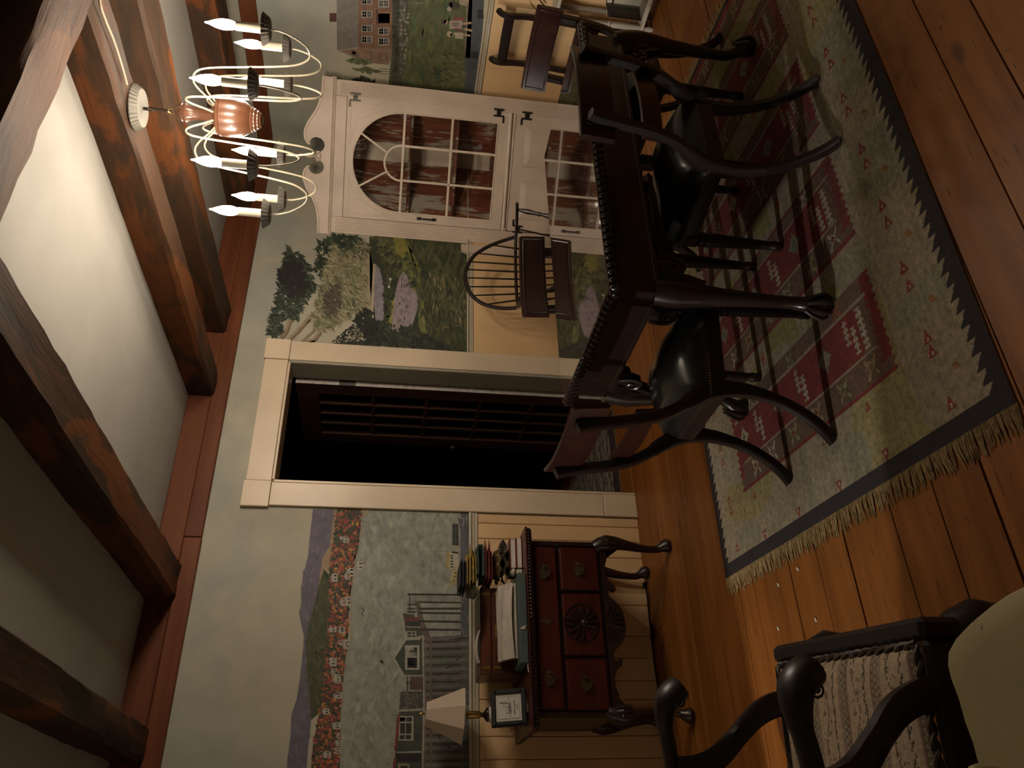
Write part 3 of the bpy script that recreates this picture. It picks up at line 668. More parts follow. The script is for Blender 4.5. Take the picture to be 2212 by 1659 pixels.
for (x, yy) in [(781,y) for y in (-90,-55,-6,23,54,78)]+[(817,y) for y in (-90,-55,0,60,82)]:
    P.rect(x, yy, x+23, yy+15 if x < 800 else yy+16, wht2); P.rect(x+2, yy+1.5, x+10.5, yy+13.5, (0.05,0.045,0.045)); P.rect(x+12.5, yy+1.5, x+21, yy+13.5, (0.05,0.045,0.045))
    P.line([(x+6,yy+1),(x+6,yy+14)], 0.8, wht2); P.line([(x+17,yy+1),(x+17,yy+14)], 0.8, wht2); P.line([(x+2,yy+7.5),(x+21,yy+7.5)], 0.8, wht2)
P.rect(810, 25, 856, 52, (0.25, 0.13, 0.07)); P.rect(817, 29, 842, 50, (0.21, 0.105, 0.055)); P.rect(812, 20, 817, 53, (0.09,0.05,0.035))
for (a, c_) in (((788,111),(803,130)), ((818,114),(836,132)), ((757,108),(770,120))): P.poly([(a[0],a[1]),(c_[0],a[1]+2),(c_[0]+2,c_[1]),(a[0]+3,c_[1]-1)], (0.15,0.09,0.06)); P.poly([(a[0]+3,a[1]+2),(c_[0]-2,a[1]+4),(c_[0]-1,c_[1]-3),(a[0]+5,c_[1]-3)], (0.24,0.155,0.105))
P.layer = 2
P.poly([(850,-160),(885,-160),(880,60),(870,150),(868,190),(846,188),(846,120)], (0.075, 0.075, 0.055))
P.leafs([(853,-120),(868,-120),(862,60),(858,150),(850,180)], 160, [(0.025,0.03,0.018),(0.045,0.05,0.03)], 12, 9, 90, 90)
P.leafs([(862,-120),(878,-120),(872,100),(866,170)], 170, [(0.14,0.13,0.11),(0.08,0.08,0.06),(0.20,0.19,0.16),(0.10,0.085,0.05)], 9, 7, 90, 90)
P.leafs([(876,30),(884,30),(878,120),(872,140)], 70, [(0.34,0.32,0.27),(0.04,0.05,0.03)], 5, 3, 90, 90)
P.leafs([(884,-120),(945,-120),(935,0),(886,25)], 70, [(0.19,0.18,0.13),(0.14,0.14,0.09)], 16, 3, 0, 20)
for y, l in ((133, 745), (152, 762)): P.leafs([(l,y-4),(l+30,y-7),(l+60,y+2),(l+30,y+7)], 60, [(0.10,0.125,0.05),(0.07,0.09,0.04),(0.14,0.155,0.07)], 12, 5, 10, 30)
P.leafs([(760,172),(775,163),(800,170),(812,176),(780,182)], 60, [(0.03,0.045,0.025),(0.045,0.06,0.03)], 10, 5, 0, 60)
for y in (148, 153, 158): P.line([(818,y),(846,y+2)], 1.3, (0.12,0.10,0.07))
P.poly([(1025,-160),(1048,-160),(1044,40),(1030,215),(1002,200),(1003,125),(1006,95)], (0.075, 0.085, 0.095))
P.poly([(1010,-160),(1026,-160),(1016,126),(1003,124),(1007,40)], (0.30,0.235,0.165)); P.line([(1013,-100),(1009,60),(1005,124)], 2, (0.12,0.085,0.06))
P.poly([(1031,40),(1045,40),(1044,20),(1031,20)], (0.025,0.025,0.025)); P.poly([(1019,110),(1034,113),(1033,127),(1017,125)], (0.025,0.025,0.025))
P.layer = 3
for k in range(46):
    x0, y0 = rng.uniform(1000, 1008), rng.uniform(128, 195); l = rng.uniform(20, 58); P.line([(x0, y0), (x0-l*0.5, y0-rng.uniform(-6, 10)), (x0-l, y0-rng.uniform(-14, 24))], 1.3, rng.choice([(0.16,0.15,0.06),(0.24,0.21,0.09),(0.10,0.10,0.045)]))
for (x, y) in ((960,118),(972,116),(959,137),(940,147),(941,154),(939,160),(952,153),(962,149),(948,158),(965,171),(954,175),(946,178)): P.line([(x-4,y-2),(x+4,y+2)], 2.6, (0.035,0.025,0.02))
# two small children and a dark cat on the dock
skin = (0.40, 0.27, 0.18)
P.blob(958, 46, 7, (0.07,0.045,0.03)); P.blob(963, 48, 5, skin); P.rect(971, 44, 999, 62, (0.34,0.27,0.22)); P.poly([(979,37),(1002,38),(1001,44),(981,43)], (0.24,0.05,0.04)); P.poly([(978,61),(990,61),(1000,68),(988,66)], (0.24,0.05,0.04)); P.rect(977, 48, 991, 57, (0.22,0.16,0.14)); P.rect(998, 55, 1007, 60, (0.04,0.035,0.035)); P.line([(1000,51),(1018,49)], 5, skin); P.line([(1002,62),(1020,66)], 5, skin)
P.blob(971, 74, 7, (0.42,0.33,0.21)); P.blob(976, 75, 4, skin); P.poly([(980,70),(1000,70),(1001,84),(984,83)], (0.44,0.36,0.26)); P.line([(1000,74),(1016,77)], 4, skin)
P.blob(972, 10, 7, (0.06,0.045,0.04)); P.blob(982, 11, 9, (0.05,0.04,0.035), 8, 1.4); P.blob(970, 19, 5, (0.42,0.36,0.27)); P.blob(1001, 4, 9, (0.36,0.28,0.2), 8, 1.3)
P.build('house_mural', wall_right, 'painted brick house, lawn and children mural on the right wall')

# ------------------------------------------------------------------ chandelier
CX, CY = 2.447, 2.15
ch = thing('chandelier', (CX, CY, 1.80), 'lit eight-arm chandelier with turned wooden hub and candle bulbs hanging from the beam', 'chandelier')
b = MB(); b.lathe([(0.0, 2.389), (0.066, 2.390), (0.069, 2.392), (0.084, 2.414), (0.084, 2.418), (0.0, 2.418)], (CX, CY, 0), 64, flute=0.022); b.build('canopy', 'tin', ch, world=True, angle=8)
b = MB(); b.tube([(CX, CY, 2.388), (CX, CY, 2.372)], 0.006, 8)
def ring(b, c, r, w, ax): b.tube([(c[0]+(r*math.cos(a) if ax == 0 else 0), c[1]+(r*math.cos(a) if ax == 1 else 0), c[2]+r*1.35*math.sin(a)) for a in [2*math.pi*i/12 for i in range(12)]], w, 6, close=True)
ring(b, (CX, CY, 2.362), 0.010, 0.0026, 0); b.tube([(CX, CY, 2.352), (CX+0.001, CY, 2.328), (CX-0.001, CY, 2.304)], 0.0024, 6); b.tube([(CX+0.004, CY, 2.372), (CX+0.008, CY, 2.335), (CX+0.003, CY, 2.290)], 0.0018, 6)
b.build('hanging_hook', 'black_iron', ch, world=True)
b = MB(); ring(b, (CX, CY, 2.288), 0.011, 0.0026, 1); b.build('chain_link', 'brass', ch, world=True)
hub = [(0.0, 2.280), (0.012, 2.279), (0.024, 2.270), (0.031, 2.256), (0.034, 2.250), (0.031, 2.247), (0.036, 2.243), (0.036, 2.236), (0.030, 2.228), (0.024, 2.210), (0.021, 2.185), (0.022, 2.165), (0.028, 2.145), (0.040, 2.132), (0.062, 2.127), (0.070, 2.122), (0.0715, 2.114), (0.0695, 2.113), (0.0725, 2.110), (0.0735, 2.085), (0.071, 2.055), (0.062, 2.025), (0.048, 2.006), (0.044, 2.003), (0.047, 1.999), (0.044, 1.994), (0.041, 1.993), (0.0415, 1.988), (0.036, 1.983), (0.034, 1.980), (0.034, 1.976), (0.028, 1.972), (0.026, 1.967), (0.014, 1.962), (0.0, 1.961)]
MB().lathe(hub[::-1], (CX, CY, 0), 32).build('hub', 'chandelier_wood', ch, world=True, angle=30)
arms = [(0.390, -122.3, 2.077), (0.365, -83.6, 2.065), (0.386, -6.2, 2.062), (0.388, 18.0, 2.067), (0.369, 61.7, 2.090), (0.380, 94.7, 2.067), (0.366, 157.6, 2.067), (0.393, -160.9, 2.080)]
bulb_prof = [(0.010, -0.046), (0.0135, -0.040), (0.0165, -0.030), (0.0185, -0.016), (0.0180, -0.002), (0.0155, 0.012), (0.0115, 0.025), (0.0070, 0.036), (0.0036, 0.045), (0.0026, 0.052), (0.0, 0.056)]
for i, (R, A, ZB) in enumerate(arms):
    ca, sa = math.cos(math.radians(A)), math.sin(math.radians(A)); s = R/0.385
    tilt = (-0.055 if i in (2, 3) else 0.0)
    zc = ZB-0.150
    pts = [(0.045, 2.132), (0.075, 2.152), (0.115, 2.185), (0.150, 2.197), (0.185, 2.180), (0.205, 2.130), (0.222, 2.02), (0.240, 1.90), (0.258, 1.825), (0.290, 1.785), (0.330, 1.790), (0.365, 1.835), (0.382, 1.880), (0.385, zc-0.012)]
    pts = [(0.03+(r-0.03)*s, z+(ZB-2.071)*min(1, r/0.2)) for r, z in pts]; pts[-1] = (R, zc-0.012)
    w3 = lambda r, z: Vector((CX+ca*r, CY+sa*r, z))
    arm = MB().tube(spline([w3(r, z) for r, z in pts], 4), 0.0036, 6).build('arm', 'cream_wire', ch, world=True)
    c = w3(R, 0)
    MB().lathe([(0.0, zc-0.012), (0.036, zc-0.010), (0.040, zc-0.006), (0.054, zc+0.014), (0.0525, zc+0.014), (0.039, zc-0.004), (0.0, zc-0.006)], c, 44, flute=0.028).build('drip_pan', 'dark_tin', arm, world=True, angle=8)
    MB().lathe([(0.013, zc-0.006), (0.013, zc+0.016), (0.0155, zc+0.018), (0.0155, ZB-0.046), (0.0, ZB-0.046)], c, 14).build('candle_sleeve', 'candle_sleeve', arm, world=True)
    b = MB(); bp = []
    b.lathe([(r, z) for r, z in bulb_prof], (0, 0, 0), 10)
    bx_ = (i*37 % 11-5)/5*0.006
    b.v = [(c.x+x+max(0, z)*bx_*8, c.y+y+max(0, z)*bx_*6, ZB+z) for x, y, z in b.v]
    b.build('bulb', 'bulb_glow', arm, world=True)
cab_pts = [at(215, 0, 2, 2.409)+Vector((0.08, -0.09, 0)), at(215, 0, 2, 2.409), at(226, 40, 2, 2.409), at(246, 90, 2, 2.409), at(262, 140, 2, 2.409), at(274, 183, 2, 2.409)]
tag(MB().tube(spline(cab_pts, 5), 0.0045, 7).build('electrical_cable', 'cable_tan', origin=tuple(cab_pts[2])), 'tan cable stapled along the beam underside to the chandelier canopy', 'cable')

# ------------------------------------------------------------------ rug (kilim woven as a fine grid of coloured knots)
RX0, RX1, RYN, RYF, SH = 0.887, 3.355, 1.372, 3.060, 0.078
NXR, NYR = 560, 384
def rug_cols():
    xs = (np.arange(NXR)+0.5)/NXR*(RX1-RX0)+RX0; ys = (np.arange(NYR)+0.5)/NYR*(RYF-RYN)+RYN
    X, Y = np.meshgrid(xs, ys, indexing='ij'); r = np.random.RandomState(3)
    def smooth(n, sx, sy):
        g = r.rand(n, n); u = X*sx; v = Y*sy; i = np.floor(u).astype(int); j = np.floor(v).astype(int); f = u-i; g2 = v-j; f = f*f*(3-2*f); g2 = g2*g2*(3-2*g2)
        q = lambda a, c: g[a % n, c % n]
        return q(i, j)*(1-f)*(1-g2)+q(i+1, j)*f*(1-g2)+q(i, j+1)*(1-f)*g2+q(i+1, j+1)*f*g2
    C = np.zeros((NXR, NYR, 3)); C[:] = (0.35, 0.285, 0.195)
    ab = smooth(64, 5.0, 2.2); C[ab > 0.66] = (0.33, 0.275, 0.125); ab2 = smooth(64, 7, 4); C[ab2 > 0.74] = (0.30, 0.27, 0.185)
    ab3 = smooth(64, 3, 9); C[ab3 > 0.80] = (0.37, 0.31, 0.21)
    def put(m, c): C[m] = c
    red, brown, tan, lt, grn, org = (0.205, 0.028, 0.026), (0.155, 0.092, 0.060), (0.33, 0.26, 0.18), (0.44, 0.38, 0.28), (0.20, 0.20, 0.115), (0.33, 0.10, 0.045)
    yc0, yc1 = 1.70, 2.765
    for k in range(5):
        x0 = 1.163+k*0.5-0.5*0; xa = X-x0
        inY = (Y > yc0) & (Y < yc1)
        # serrated red ends
        st = np.floor(xa/0.016).astype(int) % 2
        edge_n = yc0+0.012*np.where(st == 0, 0, 1); edge_f = yc1-0.012*np.where(st == 0, 0, 1)
        band = (xa > 0) & (xa < 0.362)
        body = band & (Y > edge_n) & (Y < edge_f)
        put(body & (xa < 0.016), red); put(body & (xa >= 0.016) & (xa < 0.108), brown); put(body & (xa >= 0.108) & (xa < 0.118), tan)
        put(body & (xa >= 0.118) & (xa < 0.290), red); put(body & (xa >= 0.290) & (xa < 0.300), tan); put(body & (xa >= 0.300) & (xa < 0.347), brown); put(body & (xa >= 0.347), red if k else brown)
        endz = 0.045+0.010*(np.floor(xa/0.012) % 2)
        put(body & ((Y-edge_n) < endz) & (xa > 0.05) , red if k % 2 == 0 else (0.19, 0.035, 0.03)); put(body & ((edge_f-Y) < endz*0.7) & (xa > 0.05), red)
        put(body & (xa > 0.118) & (xa < 0.29) & ((Y-edge_n) > 0.045) & ((Y-edge_n) < 0.11), brown)
        # motifs
        rr = random.Random(50+k)
        def stepd(cx, cy, w, h, c, inner=None):
            d = np.abs(np.floor((X-cx)/0.009)*0.009)/w+np.abs(np.floor((Y-cy)/0.009)*0.009)/h
            put(d < 1, c)
            if inner: put(d < 0.42, inner)
        def spider(cx, cy, c, inner, w=0.030):
            stepd(cx, cy, w*0.75, w*0.75, c, inner)
            for ang in range(4):
                dx, dy = (1, 1, -1, -1)[ang], (1, -1, 1, -1)[ang]
                for q in range(3): put((np.abs(X-(cx+dx*w*(0.55+0.22*q))) < 0.0055) & (np.abs(Y-(cy+dy*w*(0.55+0.15*q))) < 0.0055), c)
        def comb(cx, cy, l, c):
            put((np.abs(X-cx) < l) & (np.abs(Y-cy) < 0.0045), c)
            q = np.floor((X-cx+l)/0.012).astype(int) % 2
            put((np.abs(X-cx) < l) & (np.abs(Y-cy) < 0.014) & (q == 0), c)
        cyl = [1.86, 2.02, 2.19, 2.36, 2.53, 2.67]
        for j, cy in enumerate(cyl):
            cxr = x0+0.204
            if j % 2: stepd(cxr, cy, 0.046, 0.040, rr.choice([grn, lt, (0.27, 0.26, 0.16)]), rr.choice([tan, (0.12, 0.13, 0.08)]))
            else:
                comb(cxr-0.022, cy-0.012, 0.050, lt); comb(cxr+0.025, cy+0.022, 0.045, (0.40, 0.32, 0.24))
            spider(x0+0.062, cy-0.05, rr.choice([lt, (0.34, 0.25, 0.11), (0.30, 0.28, 0.13)]), rr.choice([red, brown]))
            if j % 2 == 0: spider(x0+0.325, cy+0.04, rr.choice([lt, org, grn]), None, 0.022)
        comb(x0+0.2, 1.80, 0.075, lt)
        gap = (xa > 0.362) & (xa < 0.5) & inY
        for cy in (1.95, 2.25, 2.55):
            put(gap & (smooth(64, 9, 6) > 0.55) & (np.abs(Y-cy) < 0.12), (0.27, 0.245, 0.09))
        for cy in (2.05, 2.4): stepd(x0+0.43, cy, 0.028, 0.018, org)
    def tri(cx, cy, s, dirx):
        u = (X-cx)*dirx; put((u > -s*0.5) & (u < s) & (np.abs(Y-cy) < (s-u)*0.55*0.75), (0.26, 0.045, 0.03)); put((np.abs(u+0.1*s) < s*0.20) & (np.abs(Y-cy) < s*0.16), lt)
    for x in (0.975, 1.135, 1.18, 1.354, 1.419, 1.59, 1.657, 1.83, 1.895, 2.07, 2.135, 2.31, 2.375, 2.55, 2.62, 2.8, 2.87, 3.05, 3.12): tri(x, 1.562, 0.030, 1); tri(x, 2.905, 0.026, 1)
    for y in (1.86, 2.12, 2.39, 2.66): tri(0.962, y, 0.028, -1); tri(1.125, y+0.02, 0.024, 1); tri(3.26, y, 0.028, 1)
    for x in (1.06, 1.27, 1.5, 1.75, 2.0, 2.25): stepd_m = (np.abs(X-x) < 0.012) & (np.abs(Y-1.50-0.4*(X-x)) < 0.010); put(stepd_m, (0.31, 0.15, 0.05))
    dark = (0.028, 0.021, 0.022)
    tooth = ((X+0.0) % 0.042)/0.042
    put((Y-RYN) < 0.040+0.034*(1-tooth), dark); put((RYF-Y) < 0.030+0.030*tooth, dark)
    put((X-RX0) < 0.052, dark); put((RX1-X) < 0.03, dark)
    C *= 0.74*(0.86+0.28*r.rand(NXR, NYR))[:, :, None]
    C *= (0.90+0.2*r.rand(1, NYR))[:, :, None]
    return C
rug = thing('kilim_rug', ((RX0+RX1)/2, (RYN+RYF)/2, 0.0), 'tan and red flat-woven kilim rug under the dining table', 'rug')
def rug_pt(x, y, z): return (x-0.0+SH*(y-RYN), y+0.006*math.sin(x*2.1)-0.010*math.sin(max(0, (x-RX0))*1.2), z)
xs = np.linspace(RX0, RX1, NXR+1); ys = np.linspace(RYN, RYF, NYR+1)
GX, GY = np.meshgrid(xs, ys, indexing='ij')
VX = GX+SH*(GY-RYN); VY = GY+0.006*np.sin(GX*2.1)-0.010*np.sin((GX-RX0)*1.2); VZ = 0.0058+0.0008*np.sin(GX*9+GY*4)*np.sin(GY*7)
rv = np.stack([VX-rug.location.x, VY-rug.location.y, VZ], -1).reshape(-1, 3)
I, J = np.meshgrid(np.arange(NXR), np.arange(NYR), indexing='ij'); a = (I*(NYR+1)+J)
quad = np.stack([a, a+(NYR+1), a+(NYR+2), a+1], -1).reshape(-1, 4)
me = bpy.data.meshes.new('woven_field'); me.vertices.add(len(rv)); me.vertices.foreach_set('co', rv.astype(np.float32).ravel())
nf = len(quad); me.loops.add(nf*4); me.loops.foreach_set('vertex_index', quad.astype(np.int32).ravel()); me.polygons.add(nf); me.polygons.foreach_set('loop_start', np.arange(0, nf*4, 4, dtype=np.int32))
me.update(calc_edges=True)
ca_ = me.attributes.new('Col', 'FLOAT_COLOR', 'CORNER'); rc = rug_cols().reshape(-1, 3); rc = np.concatenate([rc, np.ones((nf, 1))], 1); ca_.data.foreach_set('color', np.repeat(rc, 4, 0).astype(np.float32).ravel())
me.materials.append(MAT['woven_wool'])
o = bpy.data.objects.new('woven_field', me); COL.objects.link(o); o.parent = rug
b = MB(); c4 = [(RX0, RYN), (RX1, RYN), (RX1, RYF), (RX0, RYF)]
n = 20; loop = [(RX0+(RX1-RX0)*i/n, RYN) for i in range(n)]+[(RX1, RYN+(RYF-RYN)*i/n) for i in range(n)]+[(RX1-(RX1-RX0)*i/n, RYF) for i in range(n)]+[(RX0, RYF-(RYF-RYN)*i/n) for i in range(n)]
top = [rug_pt(x, y, 0.0056) for x, y in loop]; bot = [rug_pt(x, y, 0.001) for x, y in loop]; m_ = len(loop)
b.add(top+bot, [(i, (i+1) % m_, (i+1) % m_+m_, i+m_) for i in range(m_)]+[tuple(range(m_, 2*m_))]); b.build('rug_edge', 'rug_back', rug, world=True)
for end, xe, sg in (('left', RX0, -1), ('right', RX1, 1)):
    b = MB(); y = RYN
    while y < RYF:
        l = rng.uniform(0.055, 0.082); dy = rng.uniform(-0.016, 0.016); z0 = 0.004
        p0 = Vector(rug_pt(xe, y, z0)); p1 = Vector(rug_pt(xe+sg*l*0.5, y+dy*0.4, 0.0045+rng.uniform(0, 0.0015))); p2 = Vector(rug_pt(xe+sg*l, y+dy, 0.0025))
        b.tube([p0, p1, p2], [0.0026, 0.0026, 0.0014], 4, cap=False); y += rng.uniform(0.0045, 0.0075)
    tag(b.build('fringe', 'fringe', rug, world=True), kind='stuff')

# ------------------------------------------------------------------ dining table
TX0, TX1, TY0, TY1, TZ = 1.545, 2.945, 1.895, 2.630, 0.765
table = thing('dining_table', ((TX0+TX1)/2, (TY0+TY1)/2, 0.0085), 'polished dark carved dining table with cabriole legs and rope-carved edge', 'table')
b = MB(); b.box(TX0+0.014, TX1-0.014, TY0+0.014, TY1-0.014, TZ-0.012, TZ, 0.003); b.build('tabletop', 'table_wood', table, world=True)
b = MB(); b.box(TX0+0.02, TX1-0.02, TY0+0.02, TY1-0.02, TZ-0.044, TZ-0.0165, 0.004)
def gadroon(b, p0, p1, nrm, pitch, z, r=(0.0125, 0.022), lean=0.5):
    p0, p1, nrm = Vector(p0), Vector(p1), Vector(nrm); d = (p1-p0); L = d.length; d.normalize(); n = int(L/pitch)
    for i in range(n):
        c = p0+d*(i+0.5)*L/n; sgn = 1 if i < n/2 else -1
        ax_ = (Vector((0, 0, 1))-d*lean*sgn+nrm*0.0).normalized(); side = ax_.cross(nrm).normalized()
        o = len(b.v); vs = []; m, k = 5, 6
        for q in range(m+1):
            t = -1+2*q/m; w = math.sqrt(max(0, 1-t*t))
            for j in range(k):
                a = 2*math.pi*j/k; vs.append(c+Vector((0, 0, z))+ax_*t*r[1]+side*math.cos(a)*w*r[0]+nrm*math.sin(a)*w*r[0]*1.0)
        fs = [(q*k+j, q*k+(j+1) % k, (q+1)*k+(j+1) % k, (q+1)*k+j) for q in range(m) for j in range(k)]
        b.add(vs, fs)
e = 0.010
gadroon(b, (TX0+e, TY0+e, 0), (TX1-e, TY0+e, 0), (0, -1, 0), 0.030, TZ-0.022, (0.0150, 0.021)); gadroon(b, (TX0+e, TY1-e, 0), (TX1-e, TY1-e, 0), (0, 1, 0), 0.030, TZ-0.022, (0.0150, 0.021))
gadroon(b, (TX0+e, TY0+e, 0), (TX0+e, TY1-e, 0), (-1, 0, 0), 0.030, TZ-0.022, (0.0150, 0.021)); gadroon(b, (TX1-e, TY0+e, 0), (TX1-e, TY1-e, 0), (1, 0, 0), 0.030, TZ-0.022, (0.0150, 0.021))
b.build('carved_edge', 'table_frame', table, world=True)
AZ0, AZ1 = 0.585, TZ-0.046; ai = 0.035
for args in ((TX0+ai+0.05, TX1-ai-0.05, TY0+ai, TY0+ai+0.024), (TX0+ai+0.05, TX1-ai-0.05, TY1-ai-0.024, TY1-ai), (TX0+ai, TX0+ai+0.024, TY0+ai+0.05, TY1-ai-0.05), (TX1-ai-0.024, TX1-ai, TY0+ai+0.05, TY1-ai-0.05)):
    b = MB(); b.box(*args, AZ0, AZ1, 0.002); x0, x1, y0, y1 = args
    g = 0.004
    b.box(x0-g*(x1-x0 < 0.1), x1+g*(x1-x0 < 0.1), y0-g*(y1-y0 < 0.1), y1+g*(y1-y0 < 0.1), AZ0-0.004, AZ0+0.012, 0.003); b.build('apron', 'table_frame', table, world=True)
def cabriole(b, foot, out, H, knee, ankle, ball, knee_out, foot_out=0.0, n=10):
    f, o = Vector(foot), Vector(out).normalized(); f0 = f-o*foot_out
    pts = [(0.0, H, knee*0.92), (knee_out*0.55, H*0.93, knee*1.0), (knee_out, H*0.84, knee*0.98), (knee_out*0.95, H*0.74, knee*0.84), (knee_out*0.62, H*0.60, knee*0.66), (knee_out*0.22, H*0.44, ankle*1.18), (0.0, H*0.28, ankle*1.0), (0.0, H*0.19, ankle*1.0), (foot_out*0.45, H*0.125, ankle*1.18), (foot_out*0.85, H*0.085, ball*0.86), (foot_out, H*0.05, ball), (foot_out, H*0.018, ball*0.86), (foot_out, 0.0, ball*0.66)]
    return b.tube([f0+o*d+Vector((0, 0, z)) for d, z, r in pts], [r for d, z, r in pts], n, up=tuple(o))
def carve(b, base, dirs, lines, w):   # raised carved ridges
    for ln in lines: b.tube(spline([base(u, v) for u, v in ln], 4), w, 5)
for sx, sy in ((0, 0), (1, 0), (0, 1), (1, 1)):
    cx = TX0+ai+0.036 if not sx else TX1-ai-0.036; cy = TY0+ai+0.036 if not sy else TY1-ai-0.036
    ox, oy = (1 if sx else -1), (1 if sy else -1); out = Vector((ox, oy, 0)).normalized()
    b = MB(); b.box(cx-0.034, cx+0.034, cy-0.034, cy+0.034, AZ0-0.03, AZ1, 0.003)
    q = Vector((cx, cy, 0.0085))+out*0.068
    cabriole(b, (q.x, q.y, 0.0085), out, AZ0+0.015-0.0085, 0.046, 0.0215, 0.039, 0.012, 0.040, 12)
    lg = b.build('leg', 'table_leg_wood', table, world=True)
    # claw toes over the ball, acanthus ridges on the knee, scrolled ears beside it
    b = MB()
    fo = Vector((q.x, q.y, 0.0085))
    for a in (-70, -23, 23, 70):
        ca, sa = math.cos(math.radians(a)), math.sin(math.radians(a)); d = Vector((out.x*ca-out.y*sa, out.x*sa+out.y*ca, 0))
        b.tube([fo+d*0.018+Vector((0, 0, 0.085)), fo+d*0.034+Vector((0, 0, 0.058)), fo+d*0.043+Vector((0, 0, 0.032)), fo+d*0.034+Vector((0, 0, 0.004))], [0.007, 0.008, 0.009, 0.005], 6)
    b.build('claw_foot', 'table_leg_wood', lg, world=True)
    b = MB()
    for (dx, dy) in ((ox, 0), (0, oy)):
        s = Vector((-ox if dy else 0, -oy if dx else 0, 0)); nrm = Vector((dx, dy, 0))
        base = Vector((cx, cy, 0))+nrm*0.036+s*0.036
        prof = [(-0.03, 0.012), (0.0, 0.012), (0.052, 0.012), (0.056, -0.005), (0.054, -0.04), (0.042, -0.062), (0.024, -0.066), (0.010, -0.055), (0.006, -0.075), (-0.012, -0.11), (-0.03, -0.10)]; es = 1.45; prof = [(u*es if u > 0 else u, v*es if v < 0 else v) for u, v in prof]
        b.prism([(u, v) for u, v in prof], base+Vector((0, 0, AZ0-0.006))-nrm*0.026, s, (0, 0, 1), nrm, 0.032)
        sp = [(0.050, -0.002), (0.055, -0.03), (0.046, -0.056), (0.028, -0.062), (0.014, -0.050), (0.014, -0.034), (0.026, -0.027), (0.035, -0.034), (0.031, -0.043)]; sp = [(u*es, v*es) for u, v in sp]
        b.tube(spline([base+Vector((0, 0, AZ0-0.006))+nrm*0.008+s*u+Vector((0, 0, v)) for u, v in sp], 4), 0.0070, 6)
        for k in range(6):
            u0 = -0.026+k*0.012
            b.tube(spline([base+nrm*0.010+s*u0+Vector((0, 0, AZ0-0.008)), base+nrm*0.016+s*(u0-0.008)+Vector((0, 0, AZ0-0.045)), base+nrm*0.013+s*(u0*0.55-0.022)+Vector((0, 0, AZ0-0.085)), base+nrm*0.0+s*(u0*0.3-0.03)+Vector((0, 0, AZ0-0.135))], 3), [0.0050-0.0002*j for j in range(10)], 5)
    b.build('carved_knee', 'table_leg_wood', lg, world=True)

